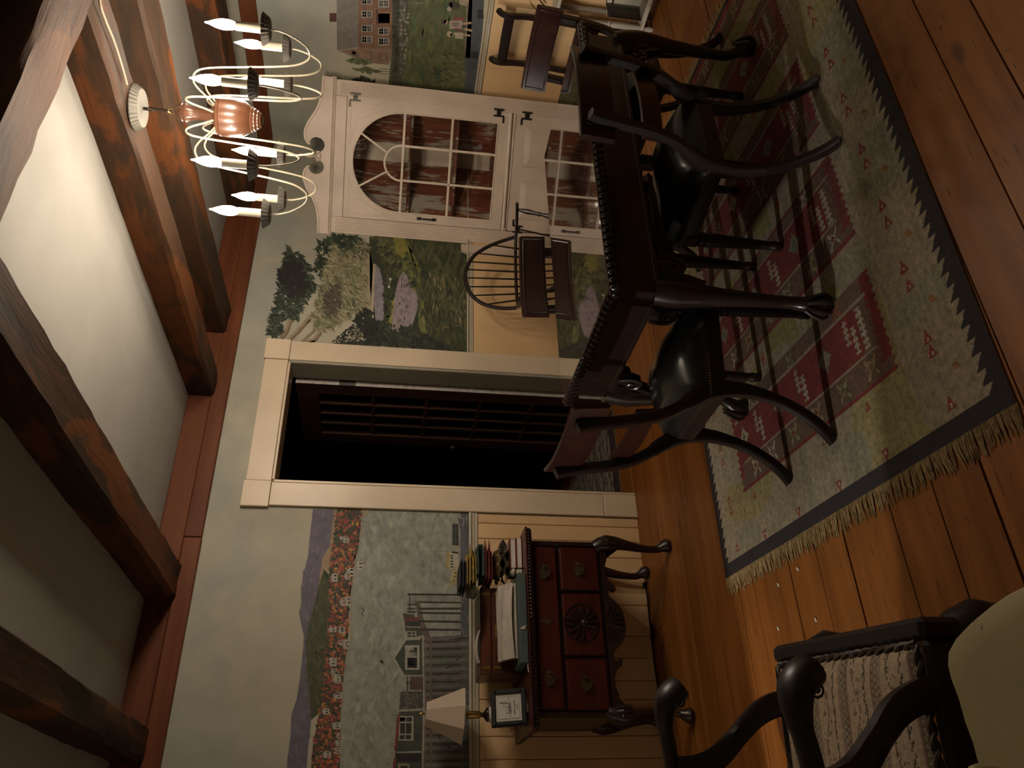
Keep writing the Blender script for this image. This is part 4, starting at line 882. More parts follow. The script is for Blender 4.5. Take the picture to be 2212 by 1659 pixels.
# ------------------------------------------------------------------ sabre-leg dining chairs
def dining_chair(label):
    t = thing('dining_chair', (0, 0, 0), label, 'chair', 'sabre-leg dining chairs around the table')
    prof = [(0.004, 0.0), (0.048, 0.028), (0.095, 0.075), (0.140, 0.145), (0.172, 0.235), (0.182, 0.320), (0.168, 0.400), (0.135, 0.460), (0.098, 0.515), (0.068, 0.575), (0.047, 0.650), (0.032, 0.740), (0.018, 0.815), (0.006, 0.850)]
    pts = spline([(d-0.25, 0, z) for d, z in prof], 4)
    def wd(z): return (0.030, 0.036 if z > 0.5 else (0.036+0.022*max(0, 1-abs(z-0.38)/0.2)))
    for s in (1, -1):
        b = MB(); b.rtube([p+Vector((0, s*(0.156+0.006*min(1, p.z/0.5)), 0)) for p in pts], [wd(p.z) for p in pts], up=(1, 0, 0), ch=0.16)
        b.v = [(x, y, max(0.0, z)) for x, y, z in b.v]
        b.build('rear_leg', 'mahogany', t)
    # crest rail: bowed panel in front of the posts with a raised border
    def crest(z0, z1, W, bow, thick, x):
        b = MB(); n = 12
        def c(u, v, d): y = (u-0.5)*W; xx = x+bow*(2*abs(u-0.5))**2-0.10*(v)*(z1-z0); return Vector((xx+d, y, z0+(z1-z0)*v))
        f = [[c(i/n, v, thick) for v in (0, 1)] for i in range(n+1)]; k = [[c(i/n, v, 0) for v in (0, 1)] for i in range(n+1)]
        vs = []; fs = []
        for i in range(n+1): vs += [f[i][0], f[i][1], k[i][1], k[i][0]]
        for i in range(n):
            for j in range(4): fs.append((i*4+j, i*4+(j+1) % 4, (i+1)*4+(j+1) % 4, (i+1)*4+j))
        fs.append((0, 1, 2, 3)); fs.append(tuple(n*4+j for j in (3, 2, 1, 0))); b.add(vs, fs); return b, c
    b, c = crest(0.762, 0.872, 0.440, 0.030, 0.020, -0.231)
    lp = [c(0.03+0.94*i/14, 0.10, 0.0215) for i in range(15)]+[c(0.97-0.94*i/14, 0.90, 0.0215) for i in range(15)]
    b.tube(lp, 0.0036, 5, close=True); b.tube([c(i/14, 0.99, 0.010) for i in range(15)], 0.0085, 6)
    b.build('crest_rail', 'mahogany_rail', t)
    b, c = crest(0.588, 0.655, 0.318, 0.022, 0.018, -0.196)
    for s in (0.06, 0.94):
        for k in range(5):
            a = k*math.pi/4; p = c(s, 0.5, 0.019); b.ball(p+Vector((0, 0.012*math.cos(a), 0.022*math.sin(a))), 0.006, 6, 4)
        ring_c = c(s, 0.5, 0.02); b.ball(ring_c, (0.008, 0.013, 0.013), 8, 5)
    b.build('back_rail', 'mahogany_rail', t)
    fw, rw, fx, rx_ = 0.225, 0.165, 0.240, -0.085
    def slab(z0, z1, ins, ch):
        b = MB(); q = [(rx_+ins, -rw+ins), (fx-ins, -fw+ins), (fx-ins, fw-ins), (rx_+ins, rw-ins)]; return q
    b = MB()
    for (p, q_) in (((fx-0.012, -fw), (fx-0.012, fw)), ((rx_, -rw+0.008), (fx-0.01, -fw+0.012)), ((rx_, rw-0.008), (fx-0.01, fw-0.012)), ((rx_, -rw), (rx_, rw))):
        b.rtube([(p[0], p[1], 0.372), (q_[0], q_[1], 0.372)], [(0.024, 0.062)]*2, ch=0.1)
    b.build('seat_frame', 'mahogany', t)
    # leather seat, domed, with creases toward the front
    def seat(u, v):
        y = (v-0.5)*2; x = rx_-0.01+(fx+0.016-rx_)*u; w = (rw+0.012)+(fw+0.012-rw-0.012)*u
        e = min(min(u, 1-u)*5.5, min(v, 1-v)*5.5, 1.0); h = math.sqrt(max(0.0, 1-(1-e)**2))
        z = 0.404+0.058*h+0.042*math.sin(math.pi*min(1, max(0, u)))*math.sin(math.pi*v)+0.0025*math.sin(y*9+u*3)*u*h
        return (x, y*w, z)
    b = MB(); b.grid(seat, 18, 18)
    ed = [(0, j/18) for j in range(19)]+[(i/18, 1) for i in range(1, 19)]+[(1, 1-j/18) for j in range(1, 19)]+[(1-i/18, 0) for i in range(1, 18)]
    top = [seat(*q) for q in ed]; m = len(top); b.add(top+[(x, y, 0.392) for x, y, z in top], [(i, i+m, (i+1) % m+m, (i+1) % m) for i in range(m)]+[tuple(range(m, 2*m))[::-1]])
    st_ = b.build('seat', 'black_leather', t, angle=60)
    b = MB()
    for i in range(m):
        p, q = Vector(top[i]), Vector(top[(i+1) % m])
        for k in (0.0, 0.5):
            r = p.lerp(q, k); d = Vector((r.x-0.08, r.y, 0)).normalized(); b.ball((r.x+d.x*0.001, r.y+d.y*0.001, 0.399), 0.0042, 5, 3)
    tag(b.build('nailheads', 'old_brass', st_), kind='stuff')
    lp = [(0.016, 0.0), (0.019, 0.006), (0.017, 0.022), (0.0195, 0.028), (0.0195, 0.034), (0.016, 0.040), (0.0165, 0.06), (0.023, 0.20), (0.027, 0.285), (0.028, 0.30), (0.024, 0.306), (0.029, 0.314), (0.029, 0.322), (0.024, 0.330), (0.030, 0.338), (0.0, 0.338)]
    for s in (1, -1):
        b = MB(); b.lathe(lp, (fx-0.014, s*(fw-0.018), 0), 14); b.box(fx-0.038, fx+0.008, s*(fw-0.018)-0.023, s*(fw-0.018)+0.023, 0.336, 0.404, 0.003)
        b.build('front_leg', 'mahogany', t)
    return t
c1 = dining_chair('dark dining chair at the left end of the table, curved back toward the lamp side')
def place(o, x, y, rz, label=None, z=0.009):
    o.location = (x, y, z); o.rotation_euler = (0, 0, math.radians(rz))
    if label: o['label'] = label
    return o
place(c1, 1.393, 2.238, 0)
place(copy_tree(c1), 2.182, 1.858, 90, 'dark dining chair on the near long side of the table, back toward the viewer')
place(copy_tree(c1), 2.262, 2.515, -91, 'dining chair on the far long side, its plain red-brown crest before the spindle armchair')
place(copy_tree(c1), 3.052, 2.280, 178.5, 'dining chair at the right end of the table, glossy crest toward the right wall')

# ------------------------------------------------------------------ corner cupboard (local frame: x along its front, y into the corner)
cb = thing('corner_cupboard', (3.67, YW, 0), 'cream painted corner cupboard with arched glass door and scrolled top, red inside', 'cupboard', rz=math.radians(-45))
W = 0.966
def cbox(n, m, *a, ch=0.003, p=cb): return MB().box(*a, ch).build(n, m, p)
# carcass: back boards along the two walls, the corner board, side return
def wall_board(n, m, p0, p1, z0, z1, th, p=cb):
    p0, p1 = Vector((*p0, 0)), Vector((*p1, 0)); d = (p1-p0).normalized(); nr = Vector((d.y, -d.x, 0)); c = (p0+p1)/2+nr*th/2
    return MB().obox((c.x, c.y, (z0+z1)/2), (d, nr, (0, 0, 1)), ((p1-p0).length/2, th/2, (z1-z0)/2), 0.001).build(n, m, p)
A, Cn, Bq = (0.030, 0.018), (0.571, 0.552), (0.962, 0.163)
n1 = 4
for k in range(n1):
    f = lambda t: (A[0]+(0.50-A[0])*t, A[1]+(0.482-A[1])*t)
    wall_board('back_board', 'peeling_red', f(k/n1), f((k+0.985)/n1), 0.06, 1.87, 0.010)
for k in range(3):
    g0 = (0.640, 0.482); f = lambda t: (g0[0]+(Bq[0]-0.012-g0[0])*t, g0[1]+(Bq[1]-g0[1])*t)
    wall_board('back_board', 'peeling_red', f(k/3), f((k+0.985)/3), 0.06, 1.87, 0.010)
wall_board('corner_board', 'cupboard_paint', (0.497, 0.500), (0.643, 0.500), 0.06, 1.87, 0.012)
cbox('side_return', 'cupboard_paint', W-0.016, W, 0.020, 0.150, 0.0, 1.89)
def shelf(z, mat='peeling_red'):
    pts = [(0.10, 0.075), (0.52, 0.478), (0.62, 0.478), (0.94, 0.165), (0.94, 0.085), (0.80, 0.12), (0.66, 0.155), (0.57, 0.19), (0.482, 0.165), (0.40, 0.19), (0.30, 0.15), (0.17, 0.10)]
    MB().prism(pts, (0, 0, z), (1, 0, 0), (0, 1, 0), (0, 0, 1), 0.018).build('shelf', mat, cb)
for z in (0.80, 1.075, 1.385): shelf(z)
MB().prism([(0.03, 0.03), (0.50, 0.49), (0.64, 0.49), (0.945, 0.17), (0.945, 0.02)], (0, 0, 1.862), (1, 0, 0), (0, 1, 0), (0, 0, 1), 0.02).build('top_board', 'cupboard_paint', cb)
# face frame: fluted pilasters, cornice, frieze
for x0, x1 in ((0.0, 0.105), (W-0.098, W)):
    b = MB(); b.box(x0, x1, 0.0, 0.022, 0.0, 1.89, 0.002); w = x1-x0
    for k in range(6):
        xx = x0+0.016+k*(w-0.030)/5.5; b.box(xx, xx+0.007, -0.005, 0.001, 0.05, 1.86, 0.0022)
    b.box(x0, x0+0.009, -0.004, 0.002, 0.0, 1.885, 0.002); b.box(x1-0.009, x1, -0.004, 0.002, 0.0, 1.885, 0.002); b.build('pilaster', 'cupboard_paint', cb)
cbox('frieze', 'cupboard_paint', 0.105, W-0.098, 0.0, 0.022, 1.816, 1.888)
MB().prism([(0.0, 0), (-0.010, 0.002), (-0.014, 0.008), (-0.008, 0.012), (-0.020, 0.020), (-0.020, 0.026), (0.0, 0.028)], (-0.012, 0.0, 1.886), (0, 1, 0), (0, 0, 1), (1, 0, 0), W+0.024).build('cornice', 'cupboard_trim', cb, smooth=False)
half = [(-0.01, 1.912), (-0.012, 1.975), (0.015, 1.978), (0.06, 1.978), (0.107, 1.984), (0.160, 1.996), (0.207, 2.017), (0.25, 2.044), (0.281, 2.062), (0.318, 2.077), (0.349, 2.082), (0.380, 2.078), (0.404, 2.062), (0.414, 2.047)]
circ = [(0.412+0.048*math.cos(a), 1.997+0.052*math.sin(a)) for a in [math.radians(d) for d in (92, 125, 160, 195, 230, 265, 300, 330)]]
circ = [(0.398, 2.042), (0.375, 2.028), (0.365, 2.000), (0.372, 1.970), (0.392, 1.950), (0.415, 1.945), (0.440, 1.954), (0.456, 1.972)]
left = half+circ+[(0.470, 1.968), (0.4815, 1.967)]
poly = left+[(0.963-x, z) for x, z in left[::-1]]
MB().prism(poly, (0, 0.004, 0), (1, 0, 0), (0, 0, 1), (0, -1, 0), 0.016).build('pediment', 'cupboard_paint', cb, smooth=False)
for f in (lambda x: x, lambda x: 0.963-x):
    MB().rtube([Vector((f(x), -0.014, z-0.008)) for x, z in half[1:]], [(0.016, 0.016)]*(len(half)-1), up=(0, -1, 0), ch=0.25).build('pediment_molding', 'cupboard_trim', cb)
b = MB(); b.lathe([(0.010, 1.966), (0.016, 1.972), (0.016, 1.990), (0.022, 1.996), (0.010, 2.006), (0.008, 2.014), (0.016, 2.024), (0.020, 2.040), (0.017, 2.056), (0.008, 2.068), (0.006, 2.082), (0.012, 2.090), (0.008, 2.100), (0.0, 2.104)], (0.480, -0.008, 0), 14)
for k in range(7): b.obox((0.480+(k-3)*0.0095, -0.010, 1.986), ((1, 0, 0), (0, 1, 0), (0, 0, 1)), (0.004, 0.010, 0.019-abs(k-3)*0.002), 0.002)
b.build('finial', 'cupboard_trim', cb)
# arched glass door
ds0, ds1, dz0, dz1 = 0.108, 0.872, 0.758, 1.813; ac, ar, az = 0.4825, 0.317, 1.450; ow0, ow1, oz0 = ac-ar, ac+ar, 0.832
def door_half(sg):
    arc = [(ac+sg*ar*math.cos(math.radians(d)), az+ar*math.sin(math.radians(d))) for d in range(0, 91, 6)]
    e = ds1 if sg > 0 else ds0
    return [(ac, dz0), (e, dz0), (e, dz1), (ac, dz1)]+arc[::-1]+[(ac+sg*ar, oz0), (ac, oz0)]
b = MB()
for sg in (1, -1): b.prism(door_half(sg), (0, 0.012, 0), (1, 0, 0), (0, 0, 1), (0, -1, 0), 0.020)
gd = b.build('glass_door', 'cupboard_paint', cb, smooth=False)
b = MB(); b.tube([Vector((ow0, -0.008, oz0))]+[Vector((ac-ar*math.cos(math.radians(d)), -0.008, az+ar*math.sin(math.radians(d)))) for d in range(0, 181, 6)]+[Vector((ow1, -0.008, oz0)), Vector((ow0, -0.008, oz0))], 0.0055, 6)
for p in ([(0.135, 1.50), (0.135, 1.785), (0.385, 1.785)], [(0.832, 1.50), (0.832, 1.785), (0.585, 1.785)], [(0.135, 1.52), (0.24, 1.74), (0.375, 1.785)], [(0.832, 1.52), (0.73, 1.74), (0.59, 1.785)]):
    b.tube([Vector((x, -0.0085, z)) for x, z in p], 0.0022, 5)
b.build('door_bead', 'cupboard_trim', gd)
def mun(p0, p1, w=0.016): 
    a, c = Vector((p0[0], -0.003, p0[1])), Vector((p1[0], -0.003, p1[1])); MB().rtube([a, c], [(w, 0.018)]*2, up=(0, 1, 0), ch=0.2).build('muntin', 'cupboard_trim', gd)
v1, v2 = 0.376, 0.596
for z in (1.442, 1.130): mun((ow0, z), (ow1, z))
for v in (v1, v2): mun((v, oz0), (v, 1.442))
ir = 0.112
b = MB(); b.rtube([Vector((ac+0.002-ir*math.cos(math.radians(d)), -0.003, 1.447+ir*math.sin(math.radians(d)))) for d in range(0, 181, 12)], [(0.015, 0.018)]*16, up=(0, 1, 0), ch=0.2); b.build('arched_muntin', 'cupboard_trim', gd)
for d in (58, 122): mun((ac+ir*math.cos(math.radians(d)), 1.447+ir*math.sin(math.radians(d))), (ac+ar*math.cos(math.radians(d)), az+ar*math.sin(math.radians(d))), 0.014)
for (x0, x1) in ((ow0, v1), (v1, v2), (v2, ow1)):
    for (z0, z1) in ((oz0, 1.130), (1.130, 1.442)): MB().box(x0+0.005, x1-0.005, 0.001, 0.003, z0+0.005, z1-0.005).build('pane', 'window_glass', gd, smooth=False)
for (d0, d1, r0, r1) in ((2, 57, ir+0.004, ar), (59, 121, ir+0.004, ar), (123, 178, ir+0.004, ar), (1, 179, 0.0, ir-0.004)):
    ds = np.linspace(d0, d1, 9); q = [(ac+r1*math.cos(math.radians(d)), 1.450+r1*math.sin(math.radians(d))) for d in ds]
    q += [(ac+r0*math.cos(math.radians(d)), 1.450+r0*math.sin(math.radians(d))) for d in ds[::-1]] if r0 > 0 else []
    MB().prism(q, (0, 0.003, 0), (1, 0, 0), (0, 0, 1), (0, -1, 0), 0.002).build('pane', 'window_glass', gd, smooth=False)
b = MB(); b.tube([(0.139, -0.012, 1.215), (0.139, -0.030, 1.235), (0.139, -0.033, 1.262), (0.139, -0.030, 1.288), (0.139, -0.012, 1.308)], [0.005, 0.005, 0.006, 0.005, 0.005], 6); b.box(0.129, 0.149, -0.013, -0.008, 1.196, 1.226, 0.003); b.box(0.129, 0.149, -0.013, -0.008, 1.297, 1.327, 0.003); b.build('door_handle', 'black_iron', gd)
def hl_hinge(x, z, up, mat, flip=1):
    b = MB()
    b.box(x-0.026, x-0.014, -0.013, -0.008, z-0.034, z+0.034, 0.001); b.box(x+0.014, x+0.026, -0.013, -0.008, z-0.034, z+0.034, 0.001); b.box(x-0.014, x+0.014, -0.013, -0.008, z-0.014, z+0.014, 0.001)
    s = -flip; b.box(min(x+s*0.020, x+s*0.062), max(x+s*0.020, x+s*0.062), -0.013, -0.008, z+up*0.034-0.006, z+up*0.034+0.006, 0.001); b.tube([(x, -0.014, z-0.014), (x, -0.014, z+0.014)], 0.005, 7)
    b.build('hl_hinge', mat, cb)
hl_hinge(0.868, 1.763, 1, 'tin'); hl_hinge(0.866, 0.833, -1, 'black_iron'); hl_hinge(0.866, 0.644, 1, 'black_iron'); hl_hinge(0.126, 0.640, 1, 'black_iron', -1)  # top hinge paler than the rest: lamp reflection put into its metal colour
b = MB(); b.tube([(0.110, -0.012, 0.742), (0.872, -0.012, 0.752)], 0.011, 8); b.box(0.105, W-0.098, 0.0, 0.020, 0.715, 0.757, 0.002); b.tube([(0.118, -0.014, 0.739), (0.118, -0.014, 0.725)], 0.007, 8); b.build('waist_rail', 'cupboard_trim', cb)
b = MB(); b.box(0.110, 0.870, -0.006, 0.012, 0.120, 0.712, 0.002); ld = b.build('lower_door', 'cupboard_paint', cb)
for x0, x1 in ((0.195, 0.446), (0.541, 0.800)):
    b = MB(); z0, z1 = 0.215, 0.648; i = 0.040
    o_ = [(x0, z0), (x1, z0), (x1, z1), (x0, z1)]; n_ = [(x0+i, z0+i), (x1-i, z0+i), (x1-i, z1-i), (x0+i, z1-i)]
    b.add([(x, -0.0072, z) for x, z in o_]+[(x, -0.015, z) for x, z in n_], [(4, 5, 6, 7)]+[(k, (k+1) % 4, (k+1) % 4+4, k+4) for k in range(4)])
    b.tube([Vector((x, -0.007, z)) for x, z in o_+o_[:1]], 0.0035, 5); b.build('raised_panel', 'cupboard_paint', ld, smooth=False)
cbox('base_board', 'cupboard_paint', 0.105, W-0.098, -0.004, 0.02, 0.0, 0.118)
tag(MB().prism([(0, 0.0), (0, 0.985), (0.014, 1.016), (0.070, 1.020), (0.070, 0.0)], (3.575, YW-0.020, 0), (1, 0, 0), (0, 0, 1), (0, 1, 0), 0.020).build('trim_5', 'cupboard_paint', smooth=False), kind='structure')

# ------------------------------------------------------------------ lowboy with its drawers, and what lies on it
LX0, LX1, LY0, LY1, LZ = 0.575, 1.385, 3.655, 4.060, 0.748
lb = thing('lowboy', (0.98, 3.86, 0), 'dark mahogany lowboy with shell-carved drawer and cabriole legs against the mural wall', 'chest')
def lp_(n, m, *a, ch=0.003, p=lb): return MB().box(*a, ch).build(n, m, p, world=True)
b = MB(); b.box(LX0-0.055, LX1+0.055, LY0-0.050, LY1+0.025, LZ-0.010, LZ, 0.004); b.box(LX0-0.035, LX1+0.035, LY0-0.03, LY1+0.02, LZ-0.036, LZ-0.010, 0.003); b.build('top', 'lowboy_wood', lb, world=True)
b = MB(); gadroon(b, (LX0-0.048, LY0-0.040, 0), (LX1+0.048, LY0-0.040, 0), (0, -1, 0), 0.017, LZ-0.021, (0.0085, 0.015), 0.7); gadroon(b, (LX0-0.045, LY0-0.035, 0), (LX0-0.045, LY1+0.02, 0), (-1, 0, 0), 0.017, LZ-0.021, (0.0085, 0.015), 0.7); gadroon(b, (LX1+0.045, LY0-0.035, 0), (LX1+0.045, LY1+0.02, 0), (1, 0, 0), 0.017, LZ-0.021, (0.0085, 0.015), 0.7)
b.build('carved_edge', 'lowboy_dark', lb, world=True)
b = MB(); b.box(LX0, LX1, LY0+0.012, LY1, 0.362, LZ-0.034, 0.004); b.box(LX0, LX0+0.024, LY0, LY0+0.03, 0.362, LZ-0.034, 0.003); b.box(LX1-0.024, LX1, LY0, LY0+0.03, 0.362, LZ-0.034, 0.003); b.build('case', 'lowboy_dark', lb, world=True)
def pull(p, x, z):
    b = MB(); y = LY0-0.012
    pl_ = [(-0.040, 0.004), (-0.030, 0.022), (-0.014, 0.020), (0.0, 0.032), (0.014, 0.020), (0.030, 0.022), (0.040, 0.004), (0.030, -0.010), (0.016, -0.014), (0.0, -0.028), (-0.016, -0.014), (-0.030, -0.010)]
    b.prism([(x+u, z+v) for u, v in pl_], (0, y, 0), (1, 0, 0), (0, 0, 1), (0, -1, 0), 0.003)
    for s in (-1, 1): b.ball((x+s*0.026, y-0.006, z+0.006), 0.006, 6, 4)
    b.tube([(x+0.026*math.cos(a), y-0.010-0.004*math.sin(a), z+0.006-0.026*math.sin(a)) for a in [math.pi*i/8 for i in range(9)]], 0.0032, 6); b.build('drawer_pull', 'old_brass', p, world=True)
def drawer(x0, x1, z0, z1, pulls, esc=None):
    b = MB(); b.box(x0, x1, LY0-0.010, LY0+0.02, z0, z1, 0.006); d = b.build('drawer', 'lowboy_wood', lb, world=True)
    for (x, z) in pulls: pull(d, x, z)
    if esc:
        x, z = esc; MB().prism([(x+u, z+v) for u, v in [(-0.026, 0), (-0.012, 0.008), (-0.007, 0.022), (0, 0.034), (0.007, 0.022), (0.012, 0.008), (0.026, 0), (0.012, -0.008), (0.006, -0.022), (0, -0.034), (-0.006, -0.022), (-0.012, -0.008)]], (0, LY0-0.010, 0), (1, 0, 0), (0, 0, 1), (0, -1, 0), 0.003).build('escutcheon', 'old_brass', d, world=True)
    return d
drawer(0.607, 1.352, 0.592, 0.705, [(0.735, 0.653), (1.222, 0.650)], (0.990, 0.655))
drawer(0.603, 0.822, 0.386, 0.574, [(0.712, 0.487)]); drawer(1.140, 1.352, 0.386, 0.574, [(1.240, 0.482)])
sd_ = drawer(0.838, 1.124, 0.386, 0.574, [])
b = MB(); sx, sz = 0.985, 0.500
for k in range(13):
    a = math.radians(-70+k*320/12-90+20); d = Vector((math.cos(a), 0, math.sin(a))); L = 0.080
    b.tube([Vector((sx, LY0-0.013, sz-0.012))+d*0.016, Vector((sx, LY0-0.017, sz-0.012))+d*L*0.7, Vector((sx, LY0-0.013, sz-0.012))+d*L], [0.004, 0.0085, 0.006], 6)
b.ball((sx, LY0-0.016, sz-0.022), (0.020, 0.010, 0.015), 10, 6); b.ball((sx, LY0-0.024, sz-0.034), (0.008, 0.006, 0.008), 8, 5)
b.tube([(sx+0.088*math.cos(a), LY0-0.011, sz-0.010+0.080*math.sin(a)) for a in [2*math.pi*i/30 for i in range(30)]], 0.004, 6, close=True); b.build('carved_shell', 'lowboy_dark', sd_, world=True)
sk = [(LX0+0.03, 0.372), (LX1-0.03, 0.372), (LX1-0.03, 0.340), (1.300, 0.338), (1.262, 0.350), (1.225, 0.352), (1.190, 0.335), (1.170, 0.312), (1.145, 0.306), (1.138, 0.322), (1.152, 0.334), (1.140, 0.345), (1.115, 0.344), (1.095, 0.322), (1.075, 0.300), (1.040, 0.282), (1.000, 0.275), (0.955, 0.276), (0.918, 0.288), (0.890, 0.305), (0.872, 0.328), (0.852, 0.345), (0.826, 0.346), (0.815, 0.334), (0.829, 0.322), (0.822, 0.306), (0.797, 0.312), (0.777, 0.335), (0.742, 0.352), (0.705, 0.350), (0.667, 0.338), (LX0+0.03, 0.340)]
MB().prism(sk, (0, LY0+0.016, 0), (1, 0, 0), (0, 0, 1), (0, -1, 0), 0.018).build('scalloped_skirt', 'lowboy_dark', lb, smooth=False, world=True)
b = MB()
for k in range(9):
    a = math.radians(-165+k*150/8); d = Vector((math.cos(a), 0, math.sin(a))); b.tube([Vector((0.988, LY0-0.004, 0.372))+d*0.02, Vector((0.988, LY0-0.008, 0.372))+d*0.06, Vector((0.988, LY0-0.003, 0.372))+d*0.088], [0.005, 0.0095, 0.006], 6)
b.build('skirt_shell', 'lowboy_dark', lb, world=True)
for sx in (0, 1):
    for sy in (0, 1):
        x = LX1-0.026 if sx else LX0+0.026; y = LY1-0.03 if sy else LY0+0.026; out = Vector((1 if sx else -1, 1 if sy else -1, 0)).normalized()
        if sy: out = Vector((1 if sx else -1, -0.15, 0)).normalized()
        q = Vector((x, y, 0))+out*(0.028 if not sy else 0.004)
        b = MB(); cabriole(b, (q.x, q.y, 0.0), out, 0.385, 0.040, 0.018, 0.036, 0.030, 0.022, 10)
        for s in (-1, 1):
            dr = Vector((-1 if sx else 1, 0, 0)) if s < 0 else Vector((0, 1 if not sy else -1, 0)); b.prism([(0, 0.37), (0.075, 0.37), (0.062, 0.345), (0.035, 0.318), (0.0, 0.27)], Vector((x, y, 0))-Vector((0, 0, 0)), dr, (0, 0, 1), dr.cross(Vector((0, 0, 1)))*(1), 0.016)
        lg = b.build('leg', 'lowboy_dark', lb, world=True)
        if not sy:
            b = MB(); pc = q+out*0.024
            for k in range(7):
                a = (k-3)*0.34; t = Vector((out.x*math.cos(a)-out.y*math.sin(a), out.x*math.sin(a)+out.y*math.cos(a), 0)); cc = Vector((x, y, 0))
                b.tube([cc+t*0.040+Vector((0, 0, 0.372)), cc+t*0.062+Vector((0, 0, 0.335)), cc+t*0.058+Vector((0, 0, 0.300)), cc+out*0.048+Vector((0, 0, 0.268))], [0.006, 0.009, 0.007, 0.003], 6)
            b.build('carved_knee', 'lowboy_dark', lg, world=True)
ZT = LZ+0.0008
# table lamp
lx, ly = 0.628, 3.905
t = thing('table_lamp', (lx, ly, ZT), 'unlit table lamp with pale faceted shade on the left end of the lowboy', 'lamp')
MB().lathe([(0.0, ZT), (0.050, ZT+0.001), (0.052, ZT+0.010), (0.045, ZT+0.018), (0.050, ZT+0.035), (0.056, ZT+0.070), (0.052, ZT+0.105), (0.038, ZT+0.135), (0.030, ZT+0.150), (0.0, ZT+0.150)], (lx, ly, 0), 20).build('base', 'white_ceramic', t, world=True)
MB().lathe([(0.0, ZT+0.1505), (0.032, ZT+0.151), (0.030, ZT+0.160), (0.014, ZT+0.170), (0.008, ZT+0.180), (0.0, ZT+0.180)], (lx, ly, 0), 16).build('collar', 'lowboy_dark', t, world=True)
MB().lathe([(0.0, ZT+0.1805), (0.010, ZT+0.181), (0.017, ZT+0.192), (0.018, ZT+0.235), (0.014, ZT+0.250), (0.0, ZT+0.252)], (lx, ly, 0), 16).build('socket', 'brass', t, world=True)
b = MB(); ns = 8; z0, z1, r0, r1 = 1.018, 1.188, 0.130, 0.052
b.lathe([(r0, z0), (r1, z1)], (0, 0, 0), ns, cap=False); b.lathe([(r1-0.002, z1), (r0-0.002, z0)], (0, 0, 0), ns, cap=False)
tl = math.radians(5); b.v = [(lx+x*math.cos(0.2)-y*math.sin(0.2)+(z-1.1)*0.06, ly+x*math.sin(0.2)+y*math.cos(0.2), z-x*0.05) for x, y, z in b.v]; b.build('shade', 'lamp_shade', t, smooth=False, world=True)
b = MB(); b.tube([(lx, ly, ZT+0.252), (lx+0.004, ly, 1.19)], 0.003, 6); b.tube([(lx+0.0045, ly-0.05, 1.178), (lx+0.0045, ly+0.05, 1.178)], 0.002, 5); b.ball((lx+0.005, ly, 1.206), (0.007, 0.007, 0.014), 8, 5); b.build('harp', 'brass', t, world=True)
# picture frame leaning back
fo = Vector((0.632, 3.720, ZT)); tilt = math.radians(14); yaw = math.radians(8)
fu = Vector((math.cos(yaw), math.sin(yaw), 0)); fb = Vector((-math.sin(yaw), math.cos(yaw), 0)); fv = (Vector((0, 0, 1))*math.cos(tilt)+fb*math.sin(tilt)); fn = fu.cross(fv).normalized()
t = thing('picture_frame', tuple(fo), 'small black picture frame with a printed drawing leaning on the lowboy beside the lamp', 'picture frame')
def fr(u0, u1, v0, v1, d0, d1, n, m, p, ch=0.002):
    c = fo+fu*(u0+u1)/2+fv*(v0+v1)/2+fn*(d0+d1)/2+Vector((0, 0, 0.003)); return MB().obox(c, (fu, fv, fn), ((u1-u0)/2, (v1-v0)/2, abs(d1-d0)/2), ch).build(n, m, p, world=True)
hw, hh = 0.082, 0.158
b = MB()
for (u0, u1, v0, v1) in ((-hw, hw, 0, 0.022), (-hw, hw, hh-0.022, hh), (-hw, -hw+0.022, 0.022, hh-0.022), (hw-0.022, hw, 0.022, hh-0.022)):
    for (i, d) in ((0, 0.010), (0.006, 0.016)):
        uu0, uu1 = (u0+i if abs(u0) >= hw-1e-6 else u0, u1-i if abs(u1) >= hw-1e-6 else u1); c = fo+fu*(uu0+uu1)/2+fv*(v0+v1)/2+fn*(d/2)+Vector((0, 0, 0.003)); b.obox(c, (fu, fv, fn), ((uu1-uu0)/2, (v1-v0)/2-i*0.3, d/2), 0.002)
b.build('frame', 'black_frame', t, world=True); pp = fr(-0.062, 0.062, 0.020, 0.138, 0.001, 0.006, 'print', 'print_paper', t, 0.0005)
b = MB(); Q = lambda u, v, d=0.0068: fo+fu*u+fv*v+fn*d+Vector((0, 0, 0.003))
for p in ([(-0.048, 0.030), (0.048, 0.030), (0.048, 0.128), (-0.048, 0.128), (-0.048, 0.030)],): b.tube([Q(*q) for q in p], 0.0005, 4)
for (u0, u1, v0, v1) in ((0.004, 0.020, 0.080, 0.104), (-0.024, 0.004, 0.074, 0.092)):
    b.tube([Q(u0, v0), Q(u1, v0), Q(u1, v1), Q(u0, v1), Q(u0, v0)], 0.0006, 4)
    b.tube([Q(u0, (v0+v1)/2), Q(u1, (v0+v1)/2)], 0.0004, 4)
b.prism([(-0.004, 0), (0.004, 0), (0.0, 0.014)], Q(0.022, 0.106), fu, fv, fn, 0.0005); b.tube([Q(0.018, 0.080), Q(0.018, 0.106), Q(0.026, 0.106), Q(0.026, 0.080)], 0.0006, 4)
b.build('house_drawing', 'ink', pp, world=True)
b = MB()
for k in range(46): b.obox(Q(rng.gauss(0.0, 0.016), 0.068+abs(rng.gauss(0, 0.007)), 0.0064), (fu, fv, fn), (rng.uniform(0.001, 0.004), rng.uniform(0.0006, 0.002), 0.0003))
b.build('shading', 'ink_soft', pp, world=True)
